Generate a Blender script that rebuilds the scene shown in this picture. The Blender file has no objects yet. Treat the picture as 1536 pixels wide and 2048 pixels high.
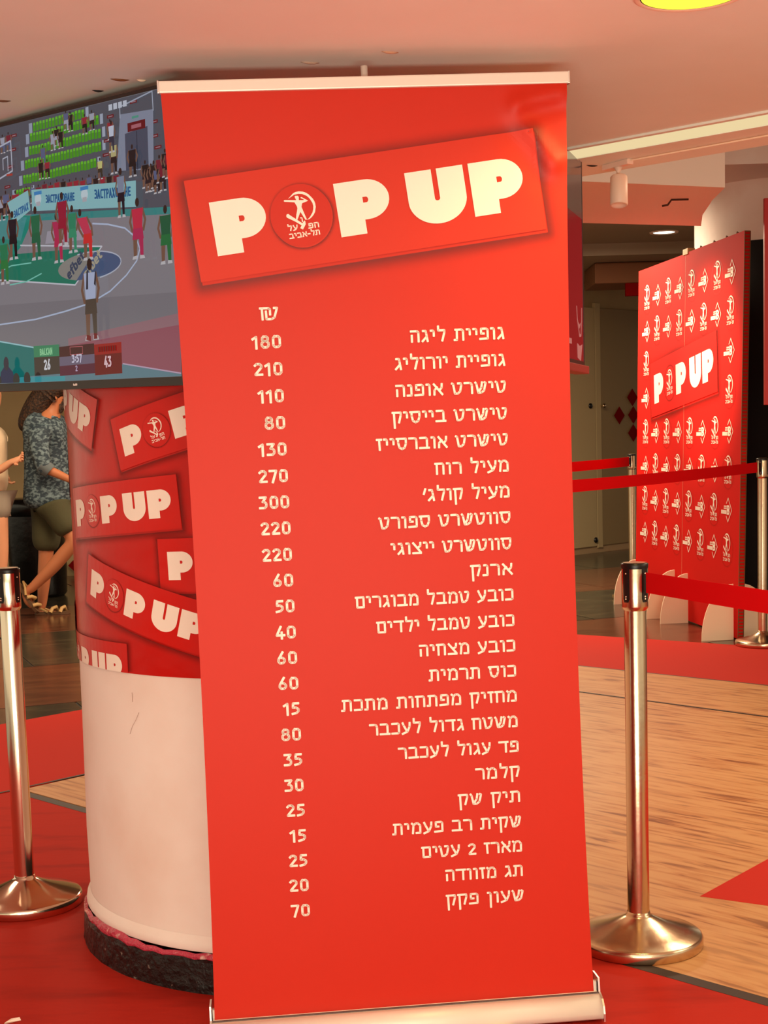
import bpy, bmesh, math, random
from mathutils import Vector, Matrix
from mathutils.geometry import tessellate_polygon
random.seed(7)
PI = math.pi
SC = bpy.context.scene
ZC = 2.084      # height of the low ceiling

# ------------------------------------------------------------------ camera
F, CY, HC = 2950.0, 1175.0, 1.3
pitch, roll = math.atan((CY - 870) / F), math.atan(.029)
FW = Vector((0, math.cos(pitch), -math.sin(pitch)))
_r0 = Vector((1, 0, 0)); _u0 = _r0.cross(FW)
RT = _r0 * math.cos(roll) - _u0 * math.sin(roll)
UP = RT.cross(FW)
CAM = Vector((0, 0, HC))
cd = bpy.data.cameras.new('camera'); cam = bpy.data.objects.new('camera', cd)
SC.collection.objects.link(cam)
m3 = Matrix((RT, UP, -FW)).transposed()
cam.matrix_world = Matrix.Translation(CAM) @ m3.to_4x4()
cd.sensor_fit = 'VERTICAL'; cd.sensor_height = 36.0; cd.lens = 36.0 * F / 2048
cd.shift_y = (CY - 1024) / 2048
cd.clip_start = .05; cd.clip_end = 200
SC.camera = cam

def ray(x, y): return FW + RT * ((x - 768) / F) - UP * ((y - CY) / F)
def ground(x, y, z=0.): d = ray(x, y); return CAM + d * ((z - HC) / d.z)
def at(x, y, Y): d = ray(x, y); return CAM + d * (Y / d.y)
def onplane(x, y, p, n):
    d = ray(x, y); return CAM + d * ((Vector(p) - CAM).dot(n) / d.dot(n))

# ------------------------------------------------------------------ world, lights, exposure
def lin(c):
    c = c / 255.
    return c / 12.92 if c <= .04045 else ((c + .055) / 1.055) ** 2.4
def col(r, g, b, a=1.): return (lin(r), lin(g), lin(b), a)
W = bpy.data.worlds.new('mall_ambient'); SC.world = W; W.use_nodes = True
bg = W.node_tree.nodes['Background']
bg.inputs[0].default_value = (1.0, .85, .60, 1); bg.inputs[1].default_value = 1.2
SC.view_settings.view_transform = 'Standard'; SC.view_settings.look = 'None'
SC.view_settings.exposure = -0.3; SC.view_settings.gamma = 1.0
SC.view_settings.use_curve_mapping = False

def area_light(name, loc, size, power, color, rot=(0, 0, 0), sizey=None):
    l = bpy.data.lights.new(name, 'AREA'); l.energy = power; l.color = color; l.size = size
    if sizey: l.shape = 'RECTANGLE'; l.size_y = sizey
    o = bpy.data.objects.new(name, l); SC.collection.objects.link(o)
    o.location = loc; o.rotation_euler = rot
    return o
def spot_light(name, loc, target, power, color, angle, blend=.6, rad=.04):
    l = bpy.data.lights.new(name, 'SPOT'); l.energy = power; l.color = color
    l.spot_size = math.radians(angle); l.spot_blend = blend; l.shadow_soft_size = rad
    o = bpy.data.objects.new(name, l); SC.collection.objects.link(o); o.location = loc
    o.rotation_euler = (Vector(target) - Vector(loc)).to_track_quat('-Z', 'Y').to_euler()
    return o
area_light('unseen_ceiling_lamp', (-1.0, .3, 2.08), 1.2, 22, (1, .78, .56))  # unseen lamps under the ceilings for general light, no fixtures modelled
area_light('unseen_ceiling_lamp', (.9, .5, 2.08), 1.0, 20, (1, .78, .56))
area_light('front_fill', (-.8, -3.6, 1.0), 5.0, 90, (1, .88, .68), (math.radians(98), 0, 0), 1.7)  # unseen fill panel added behind the camera to light banner and column
area_light('ceiling_fill', (.2, -1.4, .25), 2.6, 210, (1, .95, .78), (math.radians(166), 0, 0), .8)  # unseen fill light added behind the camera to brighten the ceiling
area_light('unseen_ceiling_lamp', (2.3, 5.2, 2.45), 1.0, 60, (1, .72, .46))
area_light('unseen_ceiling_lamp', (3.4, 3.0, 2.08), 1.2, 24, (1, .74, .5))
area_light('unseen_ceiling_lamp', (-2.6, 5.0, 2.08), 1.0, 22, (1, .74, .52))
area_light('unseen_ceiling_lamp', (-2.0, 9.0, 2.85), 1.4, 120, (1, .76, .5))
spot_light('downlight_beam', (.615, 2.92, 2.075), (.55, 3.02, 0), 34, (1, .80, .30), 150, .8)
spot_light('backdrop_spot', (-.1, 8.9, 2.75), (2.0, 9.4, 1.75), 640, (1, .74, .46), 32, .9, .05)
area_light('unseen_ceiling_lamp', (1.0, 11.2, 2.85), 1.2, 210, (1, .8, .55))  # unseen lamp added to brighten the back wall
spot_light('far_downlight_beam', (2.385, 12.35, 2.86), (2.385, 12.35, 0), 45, (.85, .95, .8), 120, .8)

# ------------------------------------------------------------------ helpers
ROOT = SC.collection
def tag(o, label=None, cat=None, group=None, kind=None):
    if label: o['label'] = label
    if cat: o['category'] = cat
    if group: o['group'] = group
    if kind: o['kind'] = kind
    return o
def empty(name, loc=(0, 0, 0), rz=0, **k):
    o = bpy.data.objects.new(name, None); ROOT.objects.link(o)
    o.location = loc; o.rotation_euler = (0, 0, rz); o.empty_display_size = .1
    return tag(o, **k)
def obj(name, bm, mats, parent=None, smooth=False, **k):
    me = bpy.data.meshes.new(name)
    if isinstance(bm, bmesh.types.BMesh):
        bm.normal_update(); bm.to_mesh(me); bm.free()
    else:
        me.from_pydata(bm[0], [], bm[1]); me.update()
    if not isinstance(mats, (list, tuple)): mats = [mats]
    for m in mats: me.materials.append(m)
    if smooth: me.polygons.foreach_set('use_smooth', [True] * len(me.polygons))
    o = bpy.data.objects.new(name, me); ROOT.objects.link(o)
    if parent: o.parent = parent
    return tag(o, **k)
def new(): return bmesh.new()
def box(bm, lo, hi, M=None, mi=0, bevel=0):
    lo = Vector(lo); hi = Vector(hi); c = (lo + hi) / 2; s = hi - lo
    r = bmesh.ops.create_cube(bm, size=1.0)
    vs = r['verts']
    for v in vs: v.co = Vector((v.co.x * s.x + c.x, v.co.y * s.y + c.y, v.co.z * s.z + c.z))
    fs = {f for v in vs for f in v.link_faces}
    for f in fs: f.material_index = mi
    if bevel:
        es = list({e for v in vs for e in v.link_edges})
        r = bmesh.ops.bevel(bm, geom=es, offset=bevel, segments=2, profile=.6, affect='EDGES')
        vs = list({v for f in r['faces'] for v in f.verts} | {v for v in vs if v.is_valid})
    if M: bmesh.ops.transform(bm, matrix=M, verts=[v for v in vs if v.is_valid])
    return bm
def lathe(bm, prof, seg=40, M=None, mi=0, a0=0, a1=2 * PI):
    full = abs(a1 - a0 - 2 * PI) < 1e-6
    n = seg if full else seg + 1
    rings = []
    for r, z in prof:
        if r < 1e-6: v = bm.verts.new((0, 0, z)); rings.append([v] * n); continue
        rings.append([bm.verts.new((r * math.cos(a0 + (a1 - a0) * i / seg), r * math.sin(a0 + (a1 - a0) * i / seg), z)) for i in range(n)])
    vs = {v for r in rings for v in r}
    for a, b in zip(rings, rings[1:]):
        for i in range(seg):
            j = (i + 1) % n
            q = [a[i], a[j], b[j], b[i]]
            u = []
            for v in q:
                if v not in u: u.append(v)
            if len(u) > 2:
                f = bm.faces.new(u); f.material_index = mi; f.smooth = True
    if M: bmesh.ops.transform(bm, matrix=M, verts=list(vs))
    return bm
def tube(bm, pts, rad, seg=10, mi=0, cap=True):
    pts = [Vector(p) for p in pts]
    if not isinstance(rad, (list, tuple)): rad = [rad] * len(pts)
    rings = []
    up = Vector((0, 0, 1))
    for i, p in enumerate(pts):
        d = (pts[min(i + 1, len(pts) - 1)] - pts[max(i - 1, 0)]).normalized()
        a = d.cross(up)
        if a.length < .05: a = d.cross(Vector((1, 0, 0)))
        a.normalize(); b = d.cross(a).normalized()
        rings.append([bm.verts.new(p + (a * math.cos(2 * PI * k / seg) + b * math.sin(2 * PI * k / seg)) * rad[i]) for k in range(seg)])
    for A, B in zip(rings, rings[1:]):
        for k in range(seg):
            f = bm.faces.new([A[k], A[(k + 1) % seg], B[(k + 1) % seg], B[k]]); f.smooth = True; f.material_index = mi
    if cap:
        for R in (rings[0], rings[-1]):
            f = bm.faces.new(R); f.material_index = mi
    return bm
def prism(bm, poly, z0, z1, M=None, mi=0):
    a = [bm.verts.new((p[0], p[1], z0)) for p in poly]; b = [bm.verts.new((p[0], p[1], z1)) for p in poly]
    fs = [bm.faces.new(a[::-1]), bm.faces.new(b)]
    n = len(poly)
    for i in range(n): fs.append(bm.faces.new([a[i], a[(i + 1) % n], b[(i + 1) % n], b[i]]))
    for f in fs: f.material_index = mi
    bmesh.ops.recalc_face_normals(bm, faces=fs)
    if M: bmesh.ops.transform(bm, matrix=M, verts=a + b)
    return bm
def frame(o, ex, ey, ez):
    m = Matrix((Vector(ex), Vector(ey), Vector(ez))).transposed().to_4x4()
    return Matrix.Translation(Vector(o)) @ m

# ------------------------------------------------------------------ materials
def mat(name, c, rough=.5, metal=0., noise=None, bump=None, emit=None, spec=None, coat=0., alpha=None, stretch=(1, 1, 1), rot=0.):
    m = bpy.data.materials.new(name); m.use_nodes = True
    nt = m.node_tree; b = nt.nodes['Principled BSDF']
    b.inputs['Base Color'].default_value = c; b.inputs['Roughness'].default_value = rough
    b.inputs['Metallic'].default_value = metal
    if spec is not None: b.inputs['Specular IOR Level'].default_value = spec
    if coat: b.inputs['Coat Weight'].default_value = coat; b.inputs['Coat Roughness'].default_value = .08
    if emit:
        b.inputs['Emission Color'].default_value = emit[0]; b.inputs['Emission Strength'].default_value = emit[1]
    if noise or bump:
        tc = nt.nodes.new('ShaderNodeTexCoord'); mp = nt.nodes.new('ShaderNodeMapping')
        mp.inputs['Scale'].default_value = stretch; mp.inputs['Rotation'].default_value = (0, 0, rot)
        nt.links.new(tc.outputs['Object'], mp.inputs[0])
    if noise:   # (scale, colour2, lo, hi)
        n = nt.nodes.new('ShaderNodeTexNoise'); n.inputs['Scale'].default_value = noise[0]; n.inputs['Detail'].default_value = 6
        r = nt.nodes.new('ShaderNodeValToRGB'); r.color_ramp.elements[0].position = noise[2]; r.color_ramp.elements[1].position = noise[3]
        r.color_ramp.elements[0].color = c; r.color_ramp.elements[1].color = noise[1]
        nt.links.new(mp.outputs[0], n.inputs['Vector']); nt.links.new(n.outputs[0], r.inputs[0]); nt.links.new(r.outputs[0], b.inputs['Base Color'])
    if bump:    # (scale, strength)
        n2 = nt.nodes.new('ShaderNodeTexNoise'); n2.inputs['Scale'].default_value = bump[0]; n2.inputs['Detail'].default_value = 4
        bp = nt.nodes.new('ShaderNodeBump'); bp.inputs['Strength'].default_value = bump[1]; bp.inputs['Distance'].default_value = .01
        nt.links.new(mp.outputs[0], n2.inputs['Vector']); nt.links.new(n2.outputs[0], bp.inputs['Height']); nt.links.new(bp.outputs[0], b.inputs['Normal'])
    return m
def glow(name, c, s):
    m = bpy.data.materials.new(name); m.use_nodes = True; nt = m.node_tree; nt.nodes.clear()
    e = nt.nodes.new('ShaderNodeEmission'); e.inputs[0].default_value = c; e.inputs[1].default_value = s
    o = nt.nodes.new('ShaderNodeOutputMaterial'); nt.links.new(e.outputs[0], o.inputs[0]); return m
M_ban = mat('banner_red', col(202, 39, 15), .5, bump=(3, .08), spec=.3)
M_ink = mat('cream_ink', col(255, 240, 225), .5)
M_alu = mat('brushed_aluminium', col(225, 215, 210), .32, 1., bump=(60, .05), stretch=(1, 1, 30))
M_alu_b = mat('satin_aluminium', col(240, 226, 212), .42, .2)
M_wrapred = mat('wrap_vinyl_red', col(196, 18, 10), .28, bump=(7, .35), spec=.35)
M_white = mat('white_plaster', col(250, 236, 226), .55, noise=(2.2, col(236, 208, 192), .45, .75), bump=(14, .12))
M_ceil = mat('ceiling_plaster', col(248, 250, 238), .6, noise=(1.2, col(240, 240, 226), .4, .7), bump=(9, .15))
M_ceil2 = mat('soffit_plaster', col(248, 238, 226), .6, bump=(5, .1))
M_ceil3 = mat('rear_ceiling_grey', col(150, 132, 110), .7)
M_wall = mat('olive_wall', col(182, 158, 112), .55, noise=(1.1, col(160, 136, 94), .4, .7))
M_skirt = mat('black_skirting', col(16, 11, 10), .4, noise=(30, col(150, 130, 120), .66, .72), bump=(40, .8))
M_pink = mat('pink_paint', col(196, 62, 84), .25, bump=(60, .9), noise=(25, col(236, 190, 180), .62, .7))
M_chrome = mat('polished_steel', col(232, 214, 190), .13, 1.)
M_steel = mat('brushed_steel', col(214, 190, 160), .22, 1., bump=(30, .05))
M_blackpl = mat('black_plastic', col(12, 10, 10), .35)
M_dark = mat('black_cloth', col(6, 4, 4), .85)
M_belt = mat('red_webbing', col(205, 4, 12), .8, spec=.1)
M_vinyl = mat('red_floor_vinyl', col(184, 40, 26), .75, spec=.12, noise=(5, col(152, 30, 20), .5, .75), bump=(25, .1), stretch=(.6, 2.2, 1), rot=.5)
M_vinyl2 = mat('red_floor_vinyl_plain', col(192, 42, 30), .75, spec=.12)
M_edge = mat('dark_sheet_edge', col(48, 28, 16), .6)
M_stone_b = mat('brown_stone', col(104, 62, 42), .2, noise=(2.5, col(82, 46, 32), .4, .65), stretch=(1, 5, 1), rot=.38)
M_stone_g = mat('green_black_stone', col(52, 48, 38), .2, noise=(3, col(74, 68, 52), .5, .7), stretch=(1, 3, 1), rot=.38)
M_tvbody = mat('tv_black', col(40, 30, 28), .3)
M_card = mat('corrugated_board', col(120, 80, 46), .8)
M_cream = mat('cream_board', col(252, 226, 196), .55)
M_brownbox = mat('brown_board', col(118, 70, 36), .7)
M_skin = mat('skin_tan', col(196, 122, 82), .5)
M_skin2 = mat('skin_light', col(222, 158, 120), .5)
M_hair = mat('dark_curly_hair', col(38, 22, 14), .6, noise=(60, col(92, 58, 34), .45, .7), bump=(80, 1.))
M_lampyellow = glow('yellow_lamp', (1.0, .88, .05, 1), 2.2)
M_linear = glow('linear_lamp', (1.0, .78, .42, 1), 1.05)
M_farlamp = glow('far_lamp', (.95, 1.0, .85, 1), 5)

def wood_mat():
    m = bpy.data.materials.new('wood_print_vinyl'); m.use_nodes = True; nt = m.node_tree; b = nt.nodes['Principled BSDF']
    N = nt.nodes.new; L = nt.links.new
    tc = N('ShaderNodeTexCoord'); mp = N('ShaderNodeMapping'); mp.inputs['Rotation'].default_value = (0, 0, math.radians(45))
    L(tc.outputs['Object'], mp.inputs[0])
    st = N('ShaderNodeMapping'); st.inputs['Scale'].default_value = (1.6, 15, 1); L(mp.outputs[0], st.inputs[0])
    n1 = N('ShaderNodeTexNoise'); n1.inputs['Scale'].default_value = 2.4; n1.inputs['Detail'].default_value = 7; n1.inputs['Distortion'].default_value = .6
    L(st.outputs[0], n1.inputs['Vector'])
    r1 = N('ShaderNodeValToRGB'); e = r1.color_ramp.elements
    e[0].position = .36; e[0].color = col(128, 72, 34); e[1].position = .56; e[1].color = col(198, 148, 98)
    x = e.new(.44); x.color = col(182, 122, 70)
    L(n1.outputs[0], r1.inputs[0])
    n2 = N('ShaderNodeTexNoise'); n2.inputs['Scale'].default_value = 3.1; n2.inputs['Detail'].default_value = 3; L(mp.outputs[0], n2.inputs['Vector'])
    r2 = N('ShaderNodeValToRGB'); r2.color_ramp.elements[0].position = .35; r2.color_ramp.elements[0].color = (.0, .0, .0, 1); r2.color_ramp.elements[1].position = .62
    L(n2.outputs[0], r2.inputs[0])
    mx = N('ShaderNodeMix'); mx.data_type = 'RGBA'; L(r2.outputs[0], mx.inputs[0]); L(r1.outputs[0], mx.inputs[6]); mx.inputs[7].default_value = col(206, 156, 104)
    mul = N('ShaderNodeMath'); mul.operation = 'MULTIPLY'; mul.inputs[1].default_value = .55; L(r2.outputs[0], mul.inputs[0]); L(mul.outputs[0], mx.inputs[0])
    L(mx.outputs[2], b.inputs['Base Color']); b.inputs['Roughness'].default_value = .5; b.inputs['Specular IOR Level'].default_value = .3
    return m
M_wood = wood_mat()
def shade_mat():
    m = bpy.data.materials.new('printed_shading'); m.use_nodes = True; nt = m.node_tree; b = nt.nodes['Principled BSDF']
    b.inputs['Base Color'].default_value = col(96, 12, 8); b.inputs['Roughness'].default_value = .42
    a = nt.nodes.new('ShaderNodeVertexColor'); a.layer_name = 'ink'
    nt.links.new(a.outputs['Color'], b.inputs['Alpha']); return m
M_shade = shade_mat()

# ------------------------------------------------------------------ print (flat graphics) toolkit
T, B = .91, .09
HE = {
 'א': (.80, [[(.10, T), (.72, B)], [(.70, T), (.68, .62), (.50, .42)], [(.12, B), (.13, .42), (.32, .66)]]),
 'ב': (.82, [[(.10, T), (.55, T), (.62, .82), (.62, B)], [(.06, B), (.76, B)]]),
 'ג': (.58, [[(.14, T), (.34, T), (.38, .72), (.48, B)], [(.09, B), (.41, .44)]]),
 'ד': (.78, [[(.05, T), (.73, T)], [(.58, T), (.58, B)]]),
 'ה': (.76, [[(.08, T), (.55, T), (.65, .80), (.65, B)], [(.13, .55), (.13, B)]]),
 'ו': (.40, [[(.06, T), (.22, T), (.28, .82), (.28, B)]]),
 'ז': (.44, [[(.05, T), (.38, T)], [(.22, T), (.25, B)]]),
 'ח': (.77, [[(.04, T), (.58, T), (.66, .80), (.66, B)], [(.15, T), (.15, B)]]),
 'ט': (.84, [[(.04, T), (.12, .86), (.24, B), (.46, B), (.64, .26), (.74, .78), (.70, T), (.50, T)]]),
 'י': (.40, [[(.06, T), (.22, T), (.28, .82), (.28, .50)]]),
 'כ': (.70, [[(.08, T), (.52, T), (.60, .84), (.60, .14), (.54, B), (.06, B)]]),
 'ל': (.70, [[(.12, 1.22), (.12, T), (.60, T), (.60, .76), (.42, B)]]),
 'מ': (.84, [[(.08, T), (.20, .80), (.13, B)], [(.20, .74), (.36, T), (.55, T), (.72, .72), (.72, B), (.42, B)]]),
 'ם': (.80, [[(.06, T), (.68, T), (.68, B), (.15, B), (.15, T)]]),
 'נ': (.46, [[(.12, T), (.28, T), (.34, .82), (.34, B), (.05, B)]]),
 'ן': (.40, [[(.06, T), (.20, T), (.26, .82), (.26, -.32)]]),
 'ס': (.86, [[(.03, T), (.74, T), (.74, .5), (.62, .17), (.42, .07), (.22, .2), (.13, .6), (.13, T)]]),
 'ע': (.76, [[(.10, T), (.18, .70), (.42, .22)], [(.66, T), (.64, .6), (.46, .18), (.08, .02)]]),
 'פ': (.76, [[(.34, .52), (.14, .52), (.14, T), (.56, T), (.65, .82), (.65, .12), (.06, B)]]),
 'צ': (.80, [[(.10, T), (.68, .16)], [(.08, B), (.70, B)], [(.68, T), (.66, .66), (.44, .52)]]),
 'ק': (.76, [[(.04, T), (.66, T), (.67, .72), (.52, .12)], [(.14, T), (.17, -.30)]]),
 'ר': (.70, [[(.05, T), (.42, T), (.55, .86), (.60, .70), (.60, B)]]),
 'ש': (.95, [[(.06, T), (.13, .80), (.26, B), (.50, B), (.70, .25), (.84, .86), (.76, T)], [(.56, T), (.50, .5), (.36, .28)]]),
 'ת': (.84, [[(.12, T), (.60, T), (.71, .80), (.71, B)], [(.23, T), (.21, B), (.04, B)]]),
 "'": (.26, [[(.20, 1.0), (.08, .62)]]),
 '-': (.50, [[(.06, .45), (.42, .45)]]),
 '₪': (1.06, [[(.06, T), (.50, T), (.58, .82), (.58, .44)], [(.15, T), (.17, B)], [(.36, .66), (.38, B), (.66, B), (.80, .2), (.96, T), (.80, T)]]),
 ' ': (.42, []),
 '0': (.70, [[(.22, T), (.46, T), (.58, .78), (.58, .22), (.46, B), (.22, B), (.11, .22), (.11, .78), (.22, T)]]),
 '1': (.48, [[(.05, .74), (.30, .90), (.30, .03)]]),
 '2': (.68, [[(.09, .80), (.20, T), (.42, T), (.54, .79), (.54, .64), (.11, .13), (.11, B), (.58, B)]]),
 '3': (.66, [[(.08, T), (.52, T), (.28, .57), (.42, .56), (.54, .42), (.54, .22), (.42, B), (.07, B)]]),
 '4': (.70, [[(.40, .95), (.10, .28), (.64, .28)], [(.46, .50), (.46, .03)]]),
 '5': (.66, [[(.53, T), (.15, T), (.13, .57), (.36, .57), (.53, .44), (.53, .28), (.40, .14), (.09, .07)]]),
 '6': (.70, [[(.44, .96), (.14, .42), (.12, .24), (.22, .10), (.45, .10), (.57, .24), (.57, .38), (.45, .52), (.28, .54)]]),
 '7': (.62, [[(.06, T), (.54, T), (.26, .03)]]),
 '8': (.70, [[(.24, T), (.44, T), (.54, .80), (.54, .66), (.44, .56), (.24, .56), (.14, .66), (.14, .80), (.24, T)], [(.24, .56), (.44, .56), (.58, .42), (.58, .22), (.46, B), (.22, B), (.10, .22), (.10, .42), (.24, .56)]]),
 ':': (.3, [[(.14, .3), (.14, .32)], [(.14, .65), (.14, .67)]]),
 'B': (.66, [[(.12, B), (.12, T), (.42, T), (.54, .8), (.54, .64), (.44, .53), (.12, .53)], [(.44, .53), (.57, .4), (.57, .22), (.46, B), (.12, B)]]),
 'A': (.7, [[(.08, .05), (.33, .95), (.60, .05)], [(.18, .3), (.5, .3)]]), 'L': (.55, [[(.12, .95), (.12, B), (.5, B)]]),
 'K': (.66, [[(.12, .05), (.12, .95)], [(.55, .95), (.14, .48), (.58, .05)]]), 'N': (.7, [[(.12, .05), (.12, .95), (.56, .05), (.56, .95)]]),
 'e': (.6, [[(.1, .36), (.5, .36), (.5, .52), (.38, .62), (.2, .62), (.09, .48), (.09, .2), (.2, B), (.45, B)]]),
 'f': (.42, [[(.36, .92), (.24, .92), (.18, .8), (.18, .05)], [(.04, .6), (.34, .6)]]),
 'b': (.6, [[(.1, .95), (.1, B), (.38, B), (.5, .2), (.5, .5), (.38, .62), (.1, .62)]]),
 't': (.42, [[(.18, .9), (.18, .18), (.26, B), (.38, B)], [(.04, .62), (.36, .62)]]),
 'З': (.6, [[(.08, T), (.4, T), (.5, .8), (.5, .66), (.4, .54), (.2, .54)], [(.4, .54), (.52, .4), (.52, .2), (.4, B), (.08, B)]]),
 'С': (.66, [[(.56, T), (.24, T), (.11, .78), (.11, .22), (.24, B), (.56, B)]]), 'Т': (.62, [[(.05, T), (.56, T)], [(.3, T), (.3, .04)]]),
 'Р': (.62, [[(.12, .04), (.12, T), (.42, T), (.52, .8), (.52, .6), (.42, .48), (.12, .48)]]),
 'Х': (.66, [[(.08, .04), (.56, .95)], [(.08, .95), (.56, .04)]]), 'О': (.7, [[(.22, T), (.46, T), (.58, .78), (.58, .22), (.46, B), (.22, B), (.11, .22), (.11, .78), (.22, T)]]),
 'В': (.66, [[(.12, B), (.12, T), (.42, T), (.54, .8), (.54, .64), (.44, .53), (.12, .53)], [(.44, .53), (.57, .4), (.57, .22), (.46, B), (.12, B)]]),
 'Н': (.7, [[(.12, .04), (.12, .95)], [(.56, .04), (.56, .95)], [(.12, .5), (.56, .5)]]), 'Е': (.6, [[(.52, T), (.12, T), (.12, B), (.52, B)], [(.12, .5), (.46, .5)]]),
}
HE['А'] = HE['A']
def stroke(pts, w):
    """polygons (each a list of points) covering a polyline of width w"""
    out = []; h = w / 2
    for a, b in zip(pts, pts[1:]):
        a = Vector(a); b = Vector(b); d = (b - a)
        if d.length < 1e-6: continue
        d.normalize(); n = Vector((-d.y, d.x)) * h; e = d * h * .72
        a2 = a - (e if a == Vector(pts[0]) else e * 0); b2 = b + (e if b == Vector(pts[-1]) else e * 0)
        k = d * h * .28
        out.append([a2 + n, a2 + n * .6 - k, a2 - n * .6 - k, a2 - n, b2 - n, b2 - n * .6 + k, b2 + n * .6 + k, b2 + n])
    for p in pts[1:-1]:
        out.append([Vector(p) + Vector((math.cos(2 * PI * i / 10), math.sin(2 * PI * i / 10))) * h for i in range(10)])
    return [[tuple(v) for v in q] for q in out]
def text(s, x0, x1, y, h, w=.185, rtl=True, fit=True):
    """glyph strokes for a line set between x0 and x1 with its baseline at y"""
    if rtl: s = s[::-1]
    adv = [HE[c][0] for c in s]; gap = .115
    tot = sum(adv) + gap * (len(s) - 1) - .06
    sx = (x1 - x0) / (tot) if fit else h
    out = []; cx = x0
    for c, a in zip(s, adv):
        for st in HE[c][1]:
            for q in stroke([(p[0] * sx / h, p[1]) for p in st], w):
                out.append([(cx + p[0] * h, y + p[1] * h) for p in q])
        cx += (a + gap) * sx
    return out
def arc(cx, cy, rx, ry, a0, a1, n=12):
    return [(cx + rx * math.cos(math.radians(a0 + (a1 - a0) * i / n)), cy + ry * math.sin(math.radians(a0 + (a1 - a0) * i / n))) for i in range(n + 1)]
def bigP(x):
    o = [(0, 0), (.50, 0), (.50, .26)] + arc(.58, .63, .436, .37, -90, 90, 18) + [(0, 1)]
    c = [(.51, .575), (.57, .575)] + arc(.575, .628, .04, .053, -90, 90, 6) + [(.51, .681)]
    return [[(p[0] + x, p[1]) for p in o], [(p[0] + x, p[1]) for p in c]]
def bigU(x):
    o = [(0, 1)] + arc(.56, .44, .56, .46, 180, 360, 26) + [(1.12, 1), (.61, 1), (.61, .45)] + arc(.56, .45, .05, .04, 0, -180, 6) + [(.51, 1)]
    return [[(p[0] + x, p[1]) for p in o]]
def figure_logo():
    """badge emblem: unit = badge radius, centred"""
    body = [(600, 385), (620, 378), (675, 378), (697, 405), (697, 478), (800, 478), (830, 468), (745, 432), (740, 412), (765, 408), (880, 470), (920, 492), (880, 512), (790, 545), (772, 560), (758, 640), (870, 915), (885, 935), (850, 945), (835, 930), (728, 755), (650, 945), (615, 935), (630, 820), (658, 680), (650, 630), (600, 545), (590, 530), (350, 515), (332, 497), (350, 475), (600, 478), (635, 478), (605, 420)]
    cres = [(440, 450), (560, 320), (620, 288), (700, 272), (800, 280), (870, 304), (930, 340), (1030, 440), (1068, 500), (1090, 560), (1100, 640), (1080, 760), (1045, 825), (1000, 880), (945, 925), (880, 945), (925, 910), (960, 870), (1020, 770), (1040, 690), (1042, 620), (1025, 550), (970, 460), (930, 415), (880, 375), (780, 335), (690, 330), (590, 350), (500, 410)]
    ham = [(385, 850), (400, 810), (440, 805), (470, 830), (770, 1025), (820, 960), (838, 970), (850, 1045), (780, 1175), (715, 1140), (750, 1075), (600, 985), (400, 890)]
    ca, sa = math.cos(math.radians(-8)), math.sin(math.radians(-8))
    def tr(p):
        x, y = (p[0] - 740) / 740., (835 - p[1]) / 740.
        return (x * ca - y * sa, x * sa + y * ca)
    sh = [[[tr(p) for p in q]] for q in (body, cres, ham)]
    def tx(s, cx, cy, w, h):
        c = tr((cx, cy)); w /= 740.; h /= 740.
        return [[q] for q in text(s, c[0] - w / 2, c[0] + w / 2, c[1] - h / 2, h, .24)]
    sh += tx('ו', 752, 940, 45, 110) + tx('הפ', 1035, 1075, 255, 125) + tx('על', 530, 1135, 240, 125) + tx('תל-אביב', 815, 1285, 740, 118)
    return sh
def b_logo():
    """diamond mark with letter B and two text lines: unit = half height"""
    o = []
    for st in ([(-.38, .55), (0, 1), (.86, 0), (0, -1), (-.38, -.55)],): o += [[q] for q in stroke(st, .085)]
    o += [[[(-.27, -.40), (.2, -.40), (.36, -.25), (.36, -.08), (.28, 0), (.36, .08), (.36, .25), (.2, .40), (-.27, .40)], [(-.06, .12), (.1, .12), (.1, .25), (-.06, .25)], [(-.06, -.26), (.1, -.26), (.1, -.12), (-.06, -.12)]]]
    for k in range(5): o.append([[(-.98 + .135 * k, .05), (-.88 + .135 * k, .05), (-.88 + .135 * k, .17), (-.98 + .135 * k, .17)]])
    for k in range(4): o.append([[(-.95 + .16 * k, .22), (-.83 + .16 * k, .22), (-.83 + .16 * k, .35), (-.95 + .16 * k, .35)]])
    for k in range(6): o.append([[(-1.6 + .21 * k, -.36), (-1.42 + .21 * k, -.36), (-1.42 + .21 * k, -.04), (-1.6 + .21 * k, -.04)]])
    return o
def xf(shapes, s, ang, dx, dy, sx=1.):
    c, sn = math.cos(ang), math.sin(ang)
    return [[[(s * (p[0] * sx * c - p[1] * sn) + dx, s * (p[0] * sx * sn + p[1] * c) + dy) for p in l] for l in sh] for sh in shapes]
def clip_x(q, x, keep_less):   # used only to stop wrap prints at an edge
    out = []
    n = len(q)
    for i in range(n):
        a, b = q[i], q[(i + 1) % n]
        ia, ib = (a[0] <= x) == keep_less, (b[0] <= x) == keep_less
        if ia: out.append(a)
        if ia != ib:
            t = (x - a[0]) / (b[0] - a[0]); out.append((x, a[1] + t * (b[1] - a[1])))
    return out
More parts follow.
